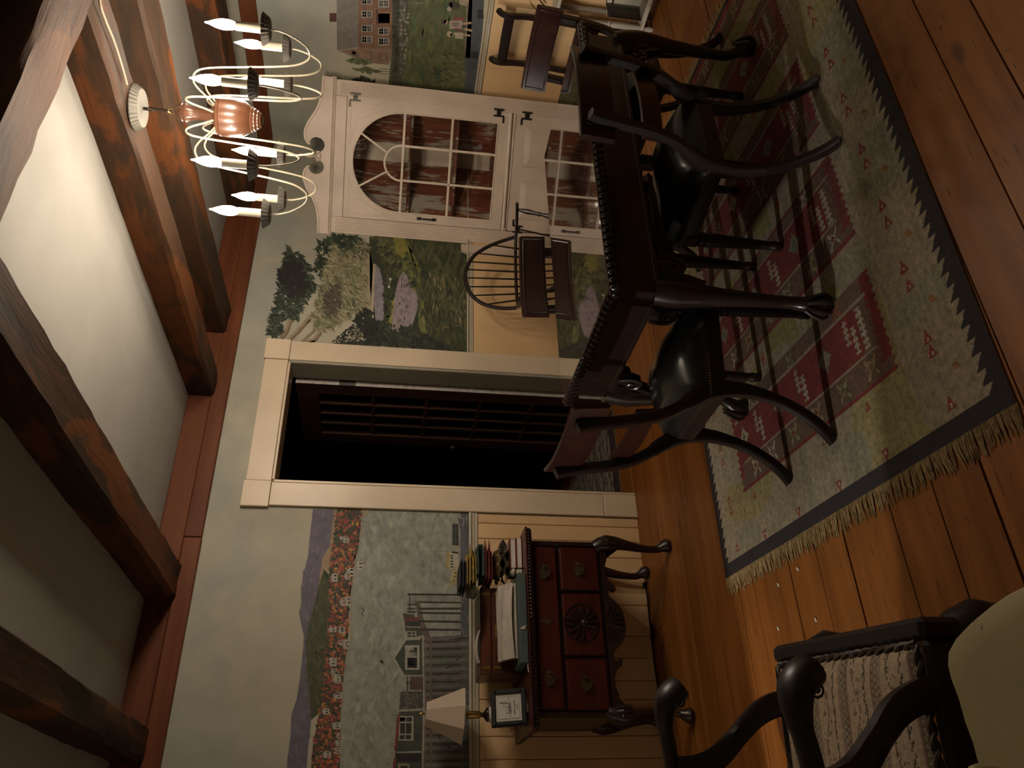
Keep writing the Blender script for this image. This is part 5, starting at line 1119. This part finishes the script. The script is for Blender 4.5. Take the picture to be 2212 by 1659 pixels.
def text(body, size, c, u, v, mat, parent, name='lettering'):
    cu = bpy.data.curves.new(name, 'FONT'); cu.body = body; cu.size = size; cu.align_x = 'CENTER'; cu.extrude = 0.0002
    tmp = bpy.data.objects.new('tmp_text', cu); COL.objects.link(tmp); dg = bpy.context.evaluated_depsgraph_get(); me_ = bpy.data.meshes.new_from_object(tmp.evaluated_get(dg)); bpy.data.objects.remove(tmp)
    n = u.cross(v).normalized(); M = Matrix((u, v, n)).transposed().to_4x4(); r = parent
    while r.parent: r = r.parent
    M.translation = Vector(c)-r.location; me_.transform(M); me_.name = name; me_.materials.clear(); me_.materials.append(MAT[mat]); o = bpy.data.objects.new(name, me_); COL.objects.link(o); o.parent = parent; return o
text('BURNT ISLAND', 0.0090, Q(0, 0.050, 0.0066), fu, fv, 'ink', pp); text('LIGHT', 0.0085, Q(0, 0.038, 0.0066), fu, fv, 'ink', pp)
b = MB(); b.obox(fo+fu*(-0.02)+fb*0.062+Vector((0, 0, 0.052)), (fu, (fb*-0.36+Vector((0, 0, 1))).normalized(), fn), (0.018, 0.056, 0.002), 0.001); b.build('easel_back', 'black_frame', t, world=True)
# wooden box with brass straps
bx0, bx1, by0, by1 = 0.790, 1.195, 3.815, 4.010
t = thing('wooden_box', ((bx0+bx1)/2, (by0+by1)/2, ZT), 'red-brown wooden box with brass straps and keyhole plate against the wall on the lowboy', 'box')
MB().box(bx0, bx1, by0, by1, ZT, 0.890, 0.003).build('body', 'box_wood', t, world=True); MB().box(bx0-0.003, bx1+0.003, by0-0.003, by1+0.003, 0.892, 0.944, 0.004).build('lid', 'box_wood', t, world=True)
MB().box(bx0-0.012, bx1+0.012, by0-0.012, by1+0.01, ZT, ZT+0.022, 0.003).build('plinth', 'box_wood', t, world=True)
for x in (bx0+0.028, bx1-0.030):
    b = MB(); b.box(x-0.008, x+0.008, by0-0.0055, by0-0.002, 0.845, 0.880, 0.001); b.box(x-0.008, x+0.008, by0-0.0055, by0-0.002, 0.897, 0.938, 0.001); b.box(x-0.008, x+0.008, by0-0.004, by0+0.03, 0.943, 0.946, 0.001)
    b.build('brass_strap', 'brass', t, world=True)
x = (bx0+bx1)/2-0.005; b = MB(); b.prism([(x+u, 0.858+v) for u, v in [(-0.030, -0.010), (-0.024, -0.017), (0.024, -0.017), (0.030, -0.010), (0.030, 0.010), (0.024, 0.017), (-0.024, 0.017), (-0.030, 0.010)]], (0, by0, 0), (1, 0, 0), (0, 0, 1), (0, -1, 0), 0.003); b.build('keyhole_plate', 'brass', t, world=True)
for u in (-0.12, -0.06, 0.07, 0.13):
    MB().ball((x+u, by0-0.001, 0.872), 0.004, 6, 4).build('stud', 'old_brass', t, world=True); MB().ball((x+u, by0-0.003, 0.918), 0.004, 6, 4).build('stud', 'old_brass', t, world=True)
# green flat box, plastic sleeve of papers
t = thing('green_folder_box', (1.005, 3.712, ZT), 'flat dark green cardboard box at the front of the lowboy top', 'box')
MB().box(0.800, 1.212, 3.625, 3.798, ZT+0.001, ZT+0.038, 0.002).build('lid', 'green_card', t, world=True); MB().box(0.803, 1.209, 3.628, 3.795, ZT, ZT+0.012, 0.001).build('tray', 'foil_dark', t, world=True)
b = MB(); b.tube([(0.962, 3.623, ZT+0.008), (0.955, 3.620, ZT+0.022), (0.950, 3.624, ZT+0.034)], 0.0035, 6); b.ball((0.952, 3.622, ZT+0.020), (0.008, 0.004, 0.010), 7, 4); b.build('torn_tape', 'paper_white', t, world=True)
def sleeve(u, v): 
    x = 0.835+0.350*u; y = 3.690+0.105*v; z = ZT+0.041+0.070*v+0.004*math.sin(u*3)+0.007*math.sin(v*11)*(0.5+u*0.5)+0.005*math.sin(v*23+u*3); return (x, y-0.02*math.sin(v*3.1), z+0.012)
b = MB(); b.grid(sleeve, 14, 16); b.grid(lambda u, v: (0.835+0.350*u, 3.695+0.103*v, ZT+0.0395+0.072*v), 2, 2); t = b.build('plastic_sleeve', 'plastic_white', origin=(1.0, 3.74, ZT+0.04)); tag(t, 'white plastic sleeve of papers propped on the green box before the wooden box', 'envelope')
tag(MB().rtube([(0.806, 3.64, ZT+0.003), (0.785, 3.63, ZT+0.006), (0.760, 3.632, ZT+0.003)], [(0.012, 0.003)]*3).build('paper_strip', 'paper_white', origin=(0.785, 3.635, ZT)), 'torn strip of white paper sticking out left of the green box', 'paper')
# red books
def book(z0, x0, x1, y0, y1, th, lab):
    t = thing('book', ((x0+x1)/2, (y0+y1)/2, z0), lab, 'book', 'two red books on the right end of the lowboy'); c = 0.0035
    MB().box(x0, x1, y0, y1, z0, z0+c, 0.001).build('back_cover', 'book_red', t, world=True); MB().box(x0, x1, y0, y1, z0+th-c, z0+th, 0.001).build('front_cover', 'book_red', t, world=True)
    MB().box(x0+0.002, x1-0.004, y0+0.003, y1-0.003, z0+c, z0+th-c).build('pages', 'paper_white', t, world=True); MB().box(x0, x0+0.003, y1-0.003, y1, z0, z0+th).build('spine', 'book_red', t, world=True)
book(ZT, 1.262, 1.415, 3.700, 3.88, 0.029, 'lower of the two red books with white pages at the lowboy right end'); book(ZT+0.0295, 1.262, 1.412, 3.705, 3.88, 0.030, 'upper of the two red books with white pages at the lowboy right end')
tag(MB().box(1.225, 1.258, 3.690, 3.745, ZT+0.030, ZT+0.058, 0.012).box(1.228, 1.255, 3.70, 3.74, ZT, ZT+0.030, 0.004).build('tape_dispenser', 'white_paint', origin=(1.24, 3.72, ZT)), 'small pale block between the green box and the red books', 'holder')
# folded cloths, foil bag, papers piled above the books
def folded(name, x0, x1, y0, y1, z0, folds, h, mat, lab, cat, group=None, tilt=0.0):
    b = MB(); w = y1-y0
    for k in range(folds):
        zz = z0+h*k/folds; th = h/folds
        n = 14; path = []
        r = th*0.42; dx = 0.006*math.sin(k*2.1)
        path = [(x0+dx, 0, zz+r*0.5), (x0+0.3*(x1-x0), 0, zz+r*0.45), (x1-0.02+dx, 0, zz+r*0.55), (x1+dx, 0, zz+th*0.5), (x1-0.02+dx, 0, zz+th*0.9), (x0+0.3*(x1-x0), 0, zz+th*0.85), (x0+dx+0.005, 0, zz+th*0.9)]
        sp_ = spline([(x, (y0+y1)/2, z+(x-x0)*tilt) for x, _, z in path], 4); b.rtube(sp_, [(w, max(0.004, th*0.38))]*len(sp_), ch=0.2)
    return tag(b.build(name, mat, origin=((x0+x1)/2, (y0+y1)/2, z0)), lab, cat, group)
zb = ZT+0.0605
b = MB(); b.grid(lambda u, v: (1.235+0.175*u+0.01*math.sin(v*5), 3.72+0.16*v, zb+0.004+0.030*math.sin(math.pi*min(1, v+0.08))**0.5*0.9+0.007*math.sin(u*14+v*5)+0.004*math.sin(v*21)), 14, 14); b.grid(lambda u, v: (1.235+0.175*u, 3.72+0.16*v, zb), 1, 1)
tag(b.build('crinkled_bag', 'foil_dark', origin=(1.32, 3.8, zb)), 'crinkled brown shiny bag lying on the red books', 'bag')
b = MB(); b.grid(lambda u, v: (1.225+0.150*u, 3.715+0.15*v, zb+0.046+0.034*math.sin(math.pi*v)*math.sin(math.pi*u)**0.5+0.006*math.sin(u*19+v*9)+0.005*math.sin(v*23)), 14, 14); b.grid(lambda u, v: (1.225+0.150*u, 3.715+0.15*v, zb+0.045), 1, 1)
tag(b.build('gold_foil_bag', 'foil', origin=(1.3, 3.79, zb+0.046)), 'gold and silver foil bag on the brown bag at the lowboy right end', 'bag')
folded('folded_cloth', 1.205, 1.350, 3.72, 3.90, zb+0.083, 2, 0.034, 'cloth_red', 'folded dark red cloth in the pile above the red books', 'cloth', 'folded cloths piled on the lowboy')
folded('folded_cloth', 1.230, 1.385, 3.73, 3.90, zb+0.119, 1, 0.040, 'cloth_green', 'folded dark green cloth with one fat roll on the red cloth', 'cloth', 'folded cloths piled on the lowboy')
folded('folded_cloth', 1.190, 1.330, 3.73, 3.90, zb+0.161, 3, 0.046, 'cloth_yellow', 'yellow and green folded cloth near the top of the pile', 'cloth', 'folded cloths piled on the lowboy')
folded('folded_cloth', 1.175, 1.305, 3.74, 3.91, zb+0.209, 2, 0.030, 'cloth_navy', 'dark blue folded cloth topmost of the pile against the chair rail', 'cloth', 'folded cloths piled on the lowboy')
b = MB(); b.rtube(spline([(1.172, 3.79, zb+0.205), (1.165, 3.78, zb+0.185), (1.150, 3.765, 0.965), (1.120, 3.78, 0.957), (1.06, 3.80, 0.954), (0.995, 3.81, 0.950)], 5), [(0.07, 0.009)]*26, ch=0.2); tag(b.build('draped_strap', 'cloth_olive', origin=(1.1, 3.79, 0.95)), 'olive folded bag strap draped from the cloth pile onto the wooden box', 'strap')
b = MB(); b.rtube(spline([(0.985, 3.84, 0.950), (0.93, 3.84, 0.964), (0.88, 3.845, 0.962), (0.845, 3.85, 0.950)], 5), [(0.11, 0.004)]*16); tag(b.build('magazine', 'paper_white', origin=(0.92, 3.84, 0.95)), 'curled white-edged magazine lying on the wooden box lid', 'magazine')
b = MB(); cp = [(1.302, 4.085, 0.005), (1.24, 4.075, 0.005), (1.17, 4.085, 0.005), (1.08, 4.088, 0.005), (1.03, 4.07, 0.005), (1.05, 4.05, 0.005), (1.10, 4.06, 0.006), (1.06, 4.085, 0.006), (0.95, 4.09, 0.005), (0.82, 4.085, 0.005), (0.70, 4.06, 0.005), (0.60, 4.08, 0.006)]
b.tube(spline(cp, 6), 0.0042, 6); b.box(1.295, 1.325, 4.075, 4.092, 0.0, 0.02, 0.003); tag(b.build('power_cord', 'black_iron', origin=(1.0, 4.08, 0)), 'black power cord lying along the wall behind the lowboy legs', 'cord')

# ------------------------------------------------------------------ spindle-back armchair by the cupboard (local frame: faces -y)
w = thing('windsor_armchair', (3.165, 3.56, 0), 'dark bow-back armchair with thin spindles beside the corner cupboard', 'chair', rz=math.radians(-3))
seat_z = 0.435
sp2 = [(-0.235, 0.17), (-0.255, 0.02), (-0.23, -0.15), (-0.15, -0.225), (0.0, -0.235), (0.15, -0.225), (0.23, -0.15), (0.255, 0.02), (0.235, 0.17), (0.12, 0.225), (-0.12, 0.225)]
MB().prism(sp2, (0, 0, seat_z-0.04), (1, 0, 0), (0, 1, 0), (0, 0, 1), 0.04).build('seat', 'mahogany', w)
az_ = 0.705
hoop = [(-0.270, 0.215, az_+0.005), (-0.268, 0.232, az_+0.06), (-0.255, 0.248, az_+0.14), (-0.215, 0.262, az_+0.225), (-0.130, 0.272, az_+0.290), (0.0, 0.276, az_+0.312), (0.118, 0.272, az_+0.272), (0.190, 0.262, az_+0.200), (0.238, 0.248, az_+0.115), (0.262, 0.232, az_+0.045), (0.270, 0.215, az_+0.005)]
MB().tube(spline(hoop, 5), [(0.009, 0.013)]*51, 8).build('bow', 'mahogany', w)
ar_ = [(-0.352, 0.0, az_+0.022), (-0.338, 0.06, az_+0.014), (-0.308, 0.135, az_+0.004), (-0.265, 0.195, az_), (-0.19, 0.236, az_-0.002), (-0.08, 0.256, az_-0.003), (0.08, 0.256, az_-0.003), (0.19, 0.236, az_-0.002), (0.265, 0.195, az_), (0.308, 0.135, az_+0.004), (0.338, 0.06, az_+0.014), (0.352, 0.0, az_+0.022)]
MB().tube(spline(ar_, 5), [(0.010, 0.016 if 6 < i < 49 else 0.022) for i in range(56)], 8).build('arm_rail', 'mahogany', w)
hs = spline(hoop, 8)
for k in range(8):
    u = -0.205+k*0.0585; xt = u*1.12-0.006; tp = min((p for p in hs if p.z > az_+0.05), key=lambda p: abs(p.x-xt))
    yr = 0.256-0.5*max(0, abs(u)-0.10)**2*3.0
    MB().tube([(u*0.88, 0.205, seat_z-0.005), (u*0.97, yr, az_-0.003), tuple(tp)], [0.0055, 0.0065, 0.0045], 6).build('spindle', 'mahogany', w)
for s in (-1, 1):
    MB().tube([(s*0.22, 0.13, seat_z-0.005), (s*0.292, 0.16, az_+0.001)], [0.006, 0.0055], 6).build('arm_spindle', 'mahogany', w)
    p0, p1 = Vector((s*0.235, -0.03, seat_z-0.005)), Vector((s*0.341, 0.036, az_+0.012))
    MB().tube([p0.lerp(p1, q) for q in (0, 0.12, 0.3, 0.45, 0.5, 0.55, 0.62, 0.8, 0.95, 1)], [0.010, 0.012, 0.019, 0.012, 0.009, 0.014, 0.011, 0.017, 0.010, 0.008], 9).build('arm_post', 'mahogany', w)
    for yy in (-0.16, 0.15):
        p0, p1 = Vector((s*0.15, yy*0.9, seat_z-0.03)), Vector((s*0.235, yy*1.35, 0.0))
        MB().tube([p0.lerp(p1, q) for q in (0, 0.15, 0.35, 0.5, 0.55, 0.6, 0.75, 1)], [0.012, 0.017, 0.021, 0.014, 0.018, 0.014, 0.018, 0.011], 9).build('leg', 'mahogany', w)
    MB().tube([(s*0.195, -0.19, 0.20), (s*0.195, 0, 0.20), (s*0.195, 0.18, 0.20)], [0.009, 0.014, 0.009], 8).build('side_stretcher', 'mahogany', w)
MB().tube([(-0.195, 0, 0.20), (0, 0, 0.20), (0.195, 0, 0.20)], [0.009, 0.014, 0.009], 8).build('cross_stretcher', 'mahogany', w)

# ------------------------------------------------------------------ plain rail-back chair against the right wall (faces -x)
w = thing('side_chair', (4.185, 3.024, 0), 'dark open rail-back side chair standing against the right wall under the house mural', 'chair', rz=math.radians(176))
for s in (-1, 1):
    pts = spline([(-0.225, s*0.170, 0.0), (-0.185, s*0.170, 0.2), (-0.17, s*0.170, 0.42), (-0.185, s*0.170, 0.60), (-0.190, s*0.170, 0.76), (-0.178, s*0.170, 0.86), (-0.190, s*0.172, 0.905), (-0.215, s*0.174, 0.925)], 4)
    MB().rtube(pts, [(0.030, 0.034)]*len(pts), up=(1, 0, 0)).build('rear_post', 'mahogany', w)
    MB().tube([(0.19, s*0.185, 0.0), (0.19, s*0.185, 0.2), (0.19, s*0.185, 0.42)], [0.013, 0.019, 0.023], 8).build('front_leg', 'mahogany', w)
MB().rtube([(-0.180, -0.16, 0.858), (-0.192, 0, 0.858), (-0.180, 0.16, 0.858)], [(0.020, 0.060)]*3).build('crest_rail', 'mahogany', w)
MB().rtube([(-0.185, -0.16, 0.60), (-0.192, 0, 0.60), (-0.185, 0.16, 0.60)], [(0.018, 0.045)]*3).build('back_rail', 'mahogany', w)
b = MB(); b.box(-0.19, 0.215, -0.205, 0.205, 0.40, 0.445, 0.006); b.build('seat', 'mahogany', w)

# ------------------------------------------------------------------ upholstered armchair in the near corner (local frame: faces +x)
a_ = thing('upholstered_armchair', (0.137, 1.677, 0), 'mahogany armchair with striped floral seat and scrolled arms in the near left corner', 'chair', rz=math.radians(-8.34))
zs = 0.452
b = MB()
def cush(u, v):
    e = min(min(u, 1-u)*7, min(v, 1-v)*7, 1.0); h = math.sqrt(max(0, 1-(1-e)**2)); return (-0.26+0.503*u, -0.272+0.544*v, zs-0.02+0.022*h+0.012*math.sin(math.pi*u)*math.sin(math.pi*v))
NU, NV = 150, 150; base = [cush(i/NU, j/NV) for i in range(NU+1) for j in range(NV+1)]; cols = []; fs = []
rn = np.random.RandomState(9)
def damask(u, v):     # stripes run across the chair front-to-back
    y = (v*4.6+0.12) % 1.0; x = u*5.2; ivory, pink, tanb, leaf = (0.40, 0.30, 0.20), (0.27, 0.155, 0.115), (0.15, 0.10, 0.06), (0.075, 0.058, 0.034)
    if y < 0.30:
        e = abs(y-0.15)
        if e > 0.125: return pink
        k = abs(0.075*math.sin(x*22)); return tanb if abs(e-k) < 0.022 or abs(e-0.115) < 0.012 else (0.29, 0.23, 0.155)
    if 0.44 < y < 0.52:
        return leaf if abs(y-0.48-0.025*math.sin(x*9)) < 0.012 or (math.sin(x*27+y*60) > 0.55) else ivory
    if y >= 0.56 and y < 0.96:
        yy = y-0.76; cx_ = 0.085*math.sin(x*4.2)
        if abs(yy-cx_) < 0.012: return leaf
        q = x*2.6; f = q-math.floor(q); s_ = -1 if int(math.floor(q)) % 2 else 1
        d = math.hypot((f-0.5)*0.36, yy-s_*0.06); ang = math.atan2(yy-s_*0.06, (f-0.5)*0.36)
        if d < 0.075*(0.72+0.28*math.cos(ang*5)): return (0.15, 0.115, 0.07) if d > 0.028 else (0.25, 0.17, 0.11)
        d2 = math.hypot((f-0.05)*0.36, yy+s_*0.10)
        if abs(d2-0.05) < 0.010: return leaf
        return ivory
    return ivory
for i in range(NU):
    for j in range(NV):
        fs.append((i*(NV+1)+j, (i+1)*(NV+1)+j, (i+1)*(NV+1)+j+1, i*(NV+1)+j+1)); c = damask((i+0.5)/NU, (j+0.5)/NV); q = 0.9+0.2*rn.rand(); cols.append((c[0]*q, c[1]*q, c[2]*q))
b.v = base; b.f = fs; b.c = cols; cu_ = b.build('seat_cushion', 'damask', a_)
b = MB(); pr = [(0.243, -0.272), (0.243, 0.272), (-0.26, 0.272), (-0.26, -0.272), (0.243, -0.272)]
for (p, q) in zip(pr, pr[1:]):
    n = 60; 
    for s in (0, 1):
        b.tube([Vector((p[0]+(q[0]-p[0])*i/n, p[1]+(q[1]-p[1])*i/n, zs-0.014))+Vector((0, 0, 0.005*math.sin(i*0.9+s*math.pi)))+(Vector((1, 0, 0)) if p[0] == q[0] else Vector((0, 1, 0)))*0.005*math.cos(i*0.9+s*math.pi) for i in range(n+1)], 0.0050, 5)
b.build('braid', 'braid', cu_)
for (n, a0, a1, c0, c1) in (('front_rail', 0.250, 0.292, -0.300, 0.300), ('side_rail', -0.27, 0.250, 0.280, 0.304), ('side_rail', -0.27, 0.250, -0.304, -0.280), ('rear_rail', -0.30, -0.265, -0.29, 0.29)):
    MB().box(a0, a1, c0, c1, zs-0.115, zs-0.012, 0.010).build(n, 'mahogany', a_)
for s in (-1, 1):
    b = MB(); cabriole(b, (0.270, s*0.268, 0.0), (1, s*0.55, 0), zs-0.10, 0.052, 0.022, 0.038, 0.042, 0.030, 12); b.build('front_leg', 'mahogany', a_)
    b = MB(); b.rtube(spline([(-0.34, s*0.24, 0.0), (-0.29, s*0.24, 0.2), (-0.28, s*0.24, 0.42), (-0.30, s*0.25, 0.72), (-0.36, s*0.26, 1.02)], 5), [(0.04, 0.05)]*21, up=(1, 0, 0)); b.build('rear_post', 'mahogany', a_)
    # arm: flat on top, thick knob-like scroll at the front end, outward bow
    arm_pts = spline([(-0.300, s*0.250, 0.705), (-0.20, s*0.305, 0.712), (-0.08, s*0.335, 0.708), (0.04, s*0.340, 0.712), (0.12, s*0.335, 0.722), (0.170, s*0.325, 0.712), (0.196, s*0.320, 0.680)], 6)
    nA = len(arm_pts)
    rad = [(0.018, 0.021+0.006*(i/nA)) if i < nA*0.62 else (0.020+0.012*math.sin(math.pi*min(1, (i/nA-0.62)/0.5)), 0.027+0.016*math.sin(math.pi*min(1.0, (i/nA-0.62)/0.46))) for i in range(nA)]
    b = MB(); b.tube(arm_pts, rad, 14, up=(0, 0, 1))
    for sgn in (-1, 1):
        c = Vector((0.163, s*0.325+sgn*0.040, 0.697)); b.tube([c+Vector((0.017*(1-k/22)*math.cos(k*0.62), -sgn*0.003*(1-k/20), 0.017*(1-k/22)*math.sin(k*0.62))) for k in range(20)], 0.0022, 6)
    b.build('arm', 'mahogany', a_)
    sup = spline([(0.012, s*0.325, 0.705), (0.016, s*0.318, 0.660), (0.040, s*0.302, 0.610), (0.085, s*0.292, 0.560), (0.130, s*0.285, 0.510), (0.155, s*0.284, 0.455), (0.158, s*0.284, 0.40)], 6)
    MB().rtube(sup, [(0.036, 0.044+0.020*abs(i/len(sup)-0.5)*2) for i in range(len(sup))], up=(1, 0, 0), ch=0.2).build('arm_support', 'mahogany', a_)
MB().rtube([(-0.34, -0.25, 0.96), (-0.37, 0, 0.99), (-0.34, 0.25, 0.96)], [(0.03, 0.13)]*3).build('crest_rail', 'mahogany', a_)
MB().rtube([(-0.34, 0, 0.94), (-0.30, 0, 0.7), (-0.285, 0, 0.44)], [(0.17, 0.016)]*3, up=(1, 0, 0)).build('splat', 'mahogany', a_)

# ------------------------------------------------------------------ yellow painted stool, cut by the picture corner
y_ = thing('painted_stool', (0.14, 1.075, 0), 'yellow painted wooden seat with chipped edges in the nearest corner', 'stool')
sh = [(0.352, 1.055), (0.351, 1.10), (0.345, 1.145), (0.334, 1.20), (0.319, 1.25), (0.303, 1.279), (0.285, 1.290), (0.262, 1.2925), (0.230, 1.289), (0.195, 1.2905), (0.160, 1.287), (0.120, 1.290), (0.05, 1.283), (-0.03, 1.27), (-0.06, 1.24)]
sh = sh+[(x, 2*1.055-y) for x, y in sh[::-1][:-1]]
jit = random.Random(4); b = MB(); zt = 0.45; n = len(sh); cxs, cys = 0.14, 1.055
def shr(f, z): return [(cxs+(x-cxs)*f, cys+(y-cys)*f, z) for x, y in sh]
rings = [shr(0.965, zt-0.034), shr(0.995, zt-0.026), shr(1.0, zt-0.012), shr(0.996, zt-0.003), shr(0.975, zt), shr(0.8, zt-0.003), shr(0.4, zt-0.006)]
vs = [p for r in rings for p in r]; fs = [(i*n+j, i*n+(j+1) % n, (i+1)*n+(j+1) % n, (i+1)*n+j) for i in range(len(rings)-1) for j in range(n)]; fs += [tuple(range(n))[::-1], tuple((len(rings)-1)*n+j for j in range(n))]
b.add(vs, fs); b.build('seat', 'yellow_paint', y_, world=True, angle=50)
for px_, py_ in ((0.27, 1.22), (0.27, 0.89), (0.0, 1.20), (0.0, 0.91)):
    p0 = Vector((px_, py_, zt-0.03)); p1 = Vector((px_+(px_-0.14)*0.3, py_+(py_-1.055)*0.3, 0)); MB().tube([p0.lerp(p1, q) for q in (0, 0.2, 0.4, 0.5, 0.6, 1)], [0.014, 0.020, 0.022, 0.015, 0.019, 0.013], 10).build('leg', 'yellow_paint', y_, world=True)
MB().lathe([(0.012, zt-0.006), (0.015, zt+0.02), (0.017, zt+0.038), (0.014, zt+0.050), (0.006, zt+0.056), (0.0, zt+0.057)], (0.108, 1.238, 0), 14).build('peg', 'yellow_paint', y_, world=True)

# ------------------------------------------------------------------ white stand, glass tank and leaves by the right wall
ps = thing('plant_stand', (4.36, 2.60, 0), 'white turned-leg stand by the right wall behind the table end', 'stand')
for (x, y) in ((4.43, 2.785), (4.43, 2.42), (4.305, 2.785), (4.305, 2.42)):
    MB().lathe([(0.014, 0.0), (0.017, 0.03), (0.012, 0.05), (0.018, 0.12), (0.018, 0.24), (0.014, 0.26), (0.022, 0.268), (0.014, 0.276), (0.017, 0.34), (0.017, 0.50), (0.023, 0.508), (0.017, 0.516), (0.019, 0.585)], (x, y, 0), 12).build('leg', 'white_paint', ps, world=True)
MB().box(4.27, 4.455, 2.385, 2.815, 0.585, 0.605, 0.004).build('stand_top', 'white_paint', ps, world=True); MB().box(4.285, 4.445, 2.40, 2.80, 0.058, 0.075, 0.003).build('shelf', 'white_paint', ps, world=True)
gt = thing('glass_tank', (4.36, 2.58, 0.076), 'clear glass tank with a white card back on the stand shelf', 'tank')
tk = (4.295, 4.435, 2.440, 2.730, 0.0765, 0.285)
MB().box(tk[0], tk[1], tk[2], tk[3], 0.0765, 0.083).build('tank_base', 'paper_white', gt, world=True)
for a in ((tk[0], tk[0]+0.004, tk[2], tk[3]), (tk[0], tk[1], tk[2], tk[2]+0.004), (tk[0], tk[1], tk[3]-0.004, tk[3])): MB().box(*a, 0.083, tk[5]).build('pane', 'window_glass', gt, world=True, smooth=False)
MB().box(tk[1]-0.006, tk[1], tk[2], tk[3], 0.083, tk[5]).build('card_back', 'paper_white', gt, world=True)
b = MB(); b.tube([(tk[0], tk[2], tk[5]), (tk[1], tk[2], tk[5]), (tk[1], tk[3], tk[5]), (tk[0], tk[3], tk[5])], 0.005, 6, close=True); b.build('rim', 'dark_iron', gt, world=True)
def leafy(name, c, n, spread, L, lab, up=1.0):
    t = thing(name, c, lab, 'plant'); MB().lathe([(0.05, c[2]), (0.062, c[2]+0.07), (0.056, c[2]+0.07), (0.0, c[2]+0.065)], (c[0], c[1], 0), 14).build('pot', 'cloth_olive', t, world=True)
    for k in range(n):
        a = rng.uniform(0, 6.28); e = rng.uniform(0.2, 1.0); l = L*rng.uniform(0.6, 1.1); d = Vector((math.cos(a), math.sin(a), 0)); p0 = Vector((c[0], c[1], c[2]+0.07)); q = [p0, p0+d*l*0.35*spread+Vector((0, 0, l*0.55*e*up)), p0+d*l*0.75*spread+Vector((0, 0, l*(0.6*e)*up)), p0+d*l*spread+Vector((0, 0, l*(0.6*e-0.25)*up))]
        MB().rtube(spline(q, 3), [(0.004+0.022*math.sin(math.pi*(i+0.4)/10.4), 0.0015) for i in range(10)]).build('leaf', 'leaf_green', t, world=True)
leafy('potted_plant', (4.16, 2.30, 0.0), 16, 0.6, 0.24, 'small leafy potted plant on the floor beside the white stand', 0.9)
leafy('trailing_plant', (4.36, 2.60, 0.606), 16, 0.75, 0.26, 'leafy plant in an olive pot on the white stand top', 0.7)

# ------------------------------------------------------------------ patterned rug in the dark room beyond the door
NX2, NY2 = 120, 100; rx0, rx1, ry0, ry1 = 1.35, 2.56, 4.33, 5.72
X, Y = np.meshgrid((np.arange(NX2)+0.5)/NX2*(rx1-rx0)+rx0, (np.arange(NY2)+0.5)/NY2*(ry1-ry0)+ry0, indexing='ij'); r = np.random.RandomState(5)
C = np.zeros((NX2, NY2, 3)); C[:] = (0.30, 0.25, 0.19); st_ = ((Y-ry0)*6.1) % 1.0
C[st_ < 0.10] = (0.10, 0.075, 0.055); C[(st_ > 0.35) & (st_ < 0.43)] = (0.40, 0.34, 0.26)
w1 = np.abs(st_-0.68-0.14*np.sin(X*26)); C[w1 < 0.055] = (0.07, 0.055, 0.045); w2 = np.abs(st_-0.22-0.07*np.sin(X*41)); C[w2 < 0.04] = (0.12, 0.08, 0.07)
C[(np.sin(X*34)*np.sin(Y*51) > 0.72)] = (0.10, 0.06, 0.06); C[(Y-ry0 < 0.13) | (ry1-Y < 0.09)] = (0.05, 0.028, 0.024); C *= 0.85+0.3*r.rand(NX2, NY2)[:, :, None]
b = MB(); b.v = [(rx0+(rx1-rx0)*i/NX2, ry0+(ry1-ry0)*j/NY2, 0.007) for i in range(NX2+1) for j in range(NY2+1)]
b.f = [(i*(NY2+1)+j, (i+1)*(NY2+1)+j, (i+1)*(NY2+1)+j+1, i*(NY2+1)+j+1) for i in range(NX2) for j in range(NY2)]; b.c = [tuple(C[i, j]) for i in range(NX2) for j in range(NY2)]
t = thing('patterned_rug', ((rx0+rx1)/2, (ry0+ry1)/2, 0), 'grey patterned rug with dark border on the floor beyond the doorway', 'rug'); b.build('woven_field', 'woven_wool', t, world=True); MB().box(rx0, rx1, ry0, ry1, 0.001, 0.0065).build('backing', 'rug_back', t, world=True)

for (px_, py_) in ((1723, 1229), (1681, 1263), (1762, 1339), (1681, 1358)):  # small white specks on the floorboards, built as thin flat chips
    p = at(px_, py_, 2, 0.0015); t = MB().obox((p.x, p.y, 0.002), ((1, 0.5, 0), (-0.5, 1, 0), (0, 0, 1)), (0.007, 0.004, 0.0006)).build('floor_speck', 'paper_white', origin=(p.x, p.y, 0.0012)); tag(t, {1229: 'tiny white speck nearest the rug fringe, toward the viewer', 1263: 'tiny white speck near the rug fringe, on the lowboy side', 1339: 'tiny white speck nearest the armchair seat front', 1358: 'tiny white speck farthest from the rug fringe, on the lowboy side'}[py_], 'paper', 'tiny white specks on the floor')
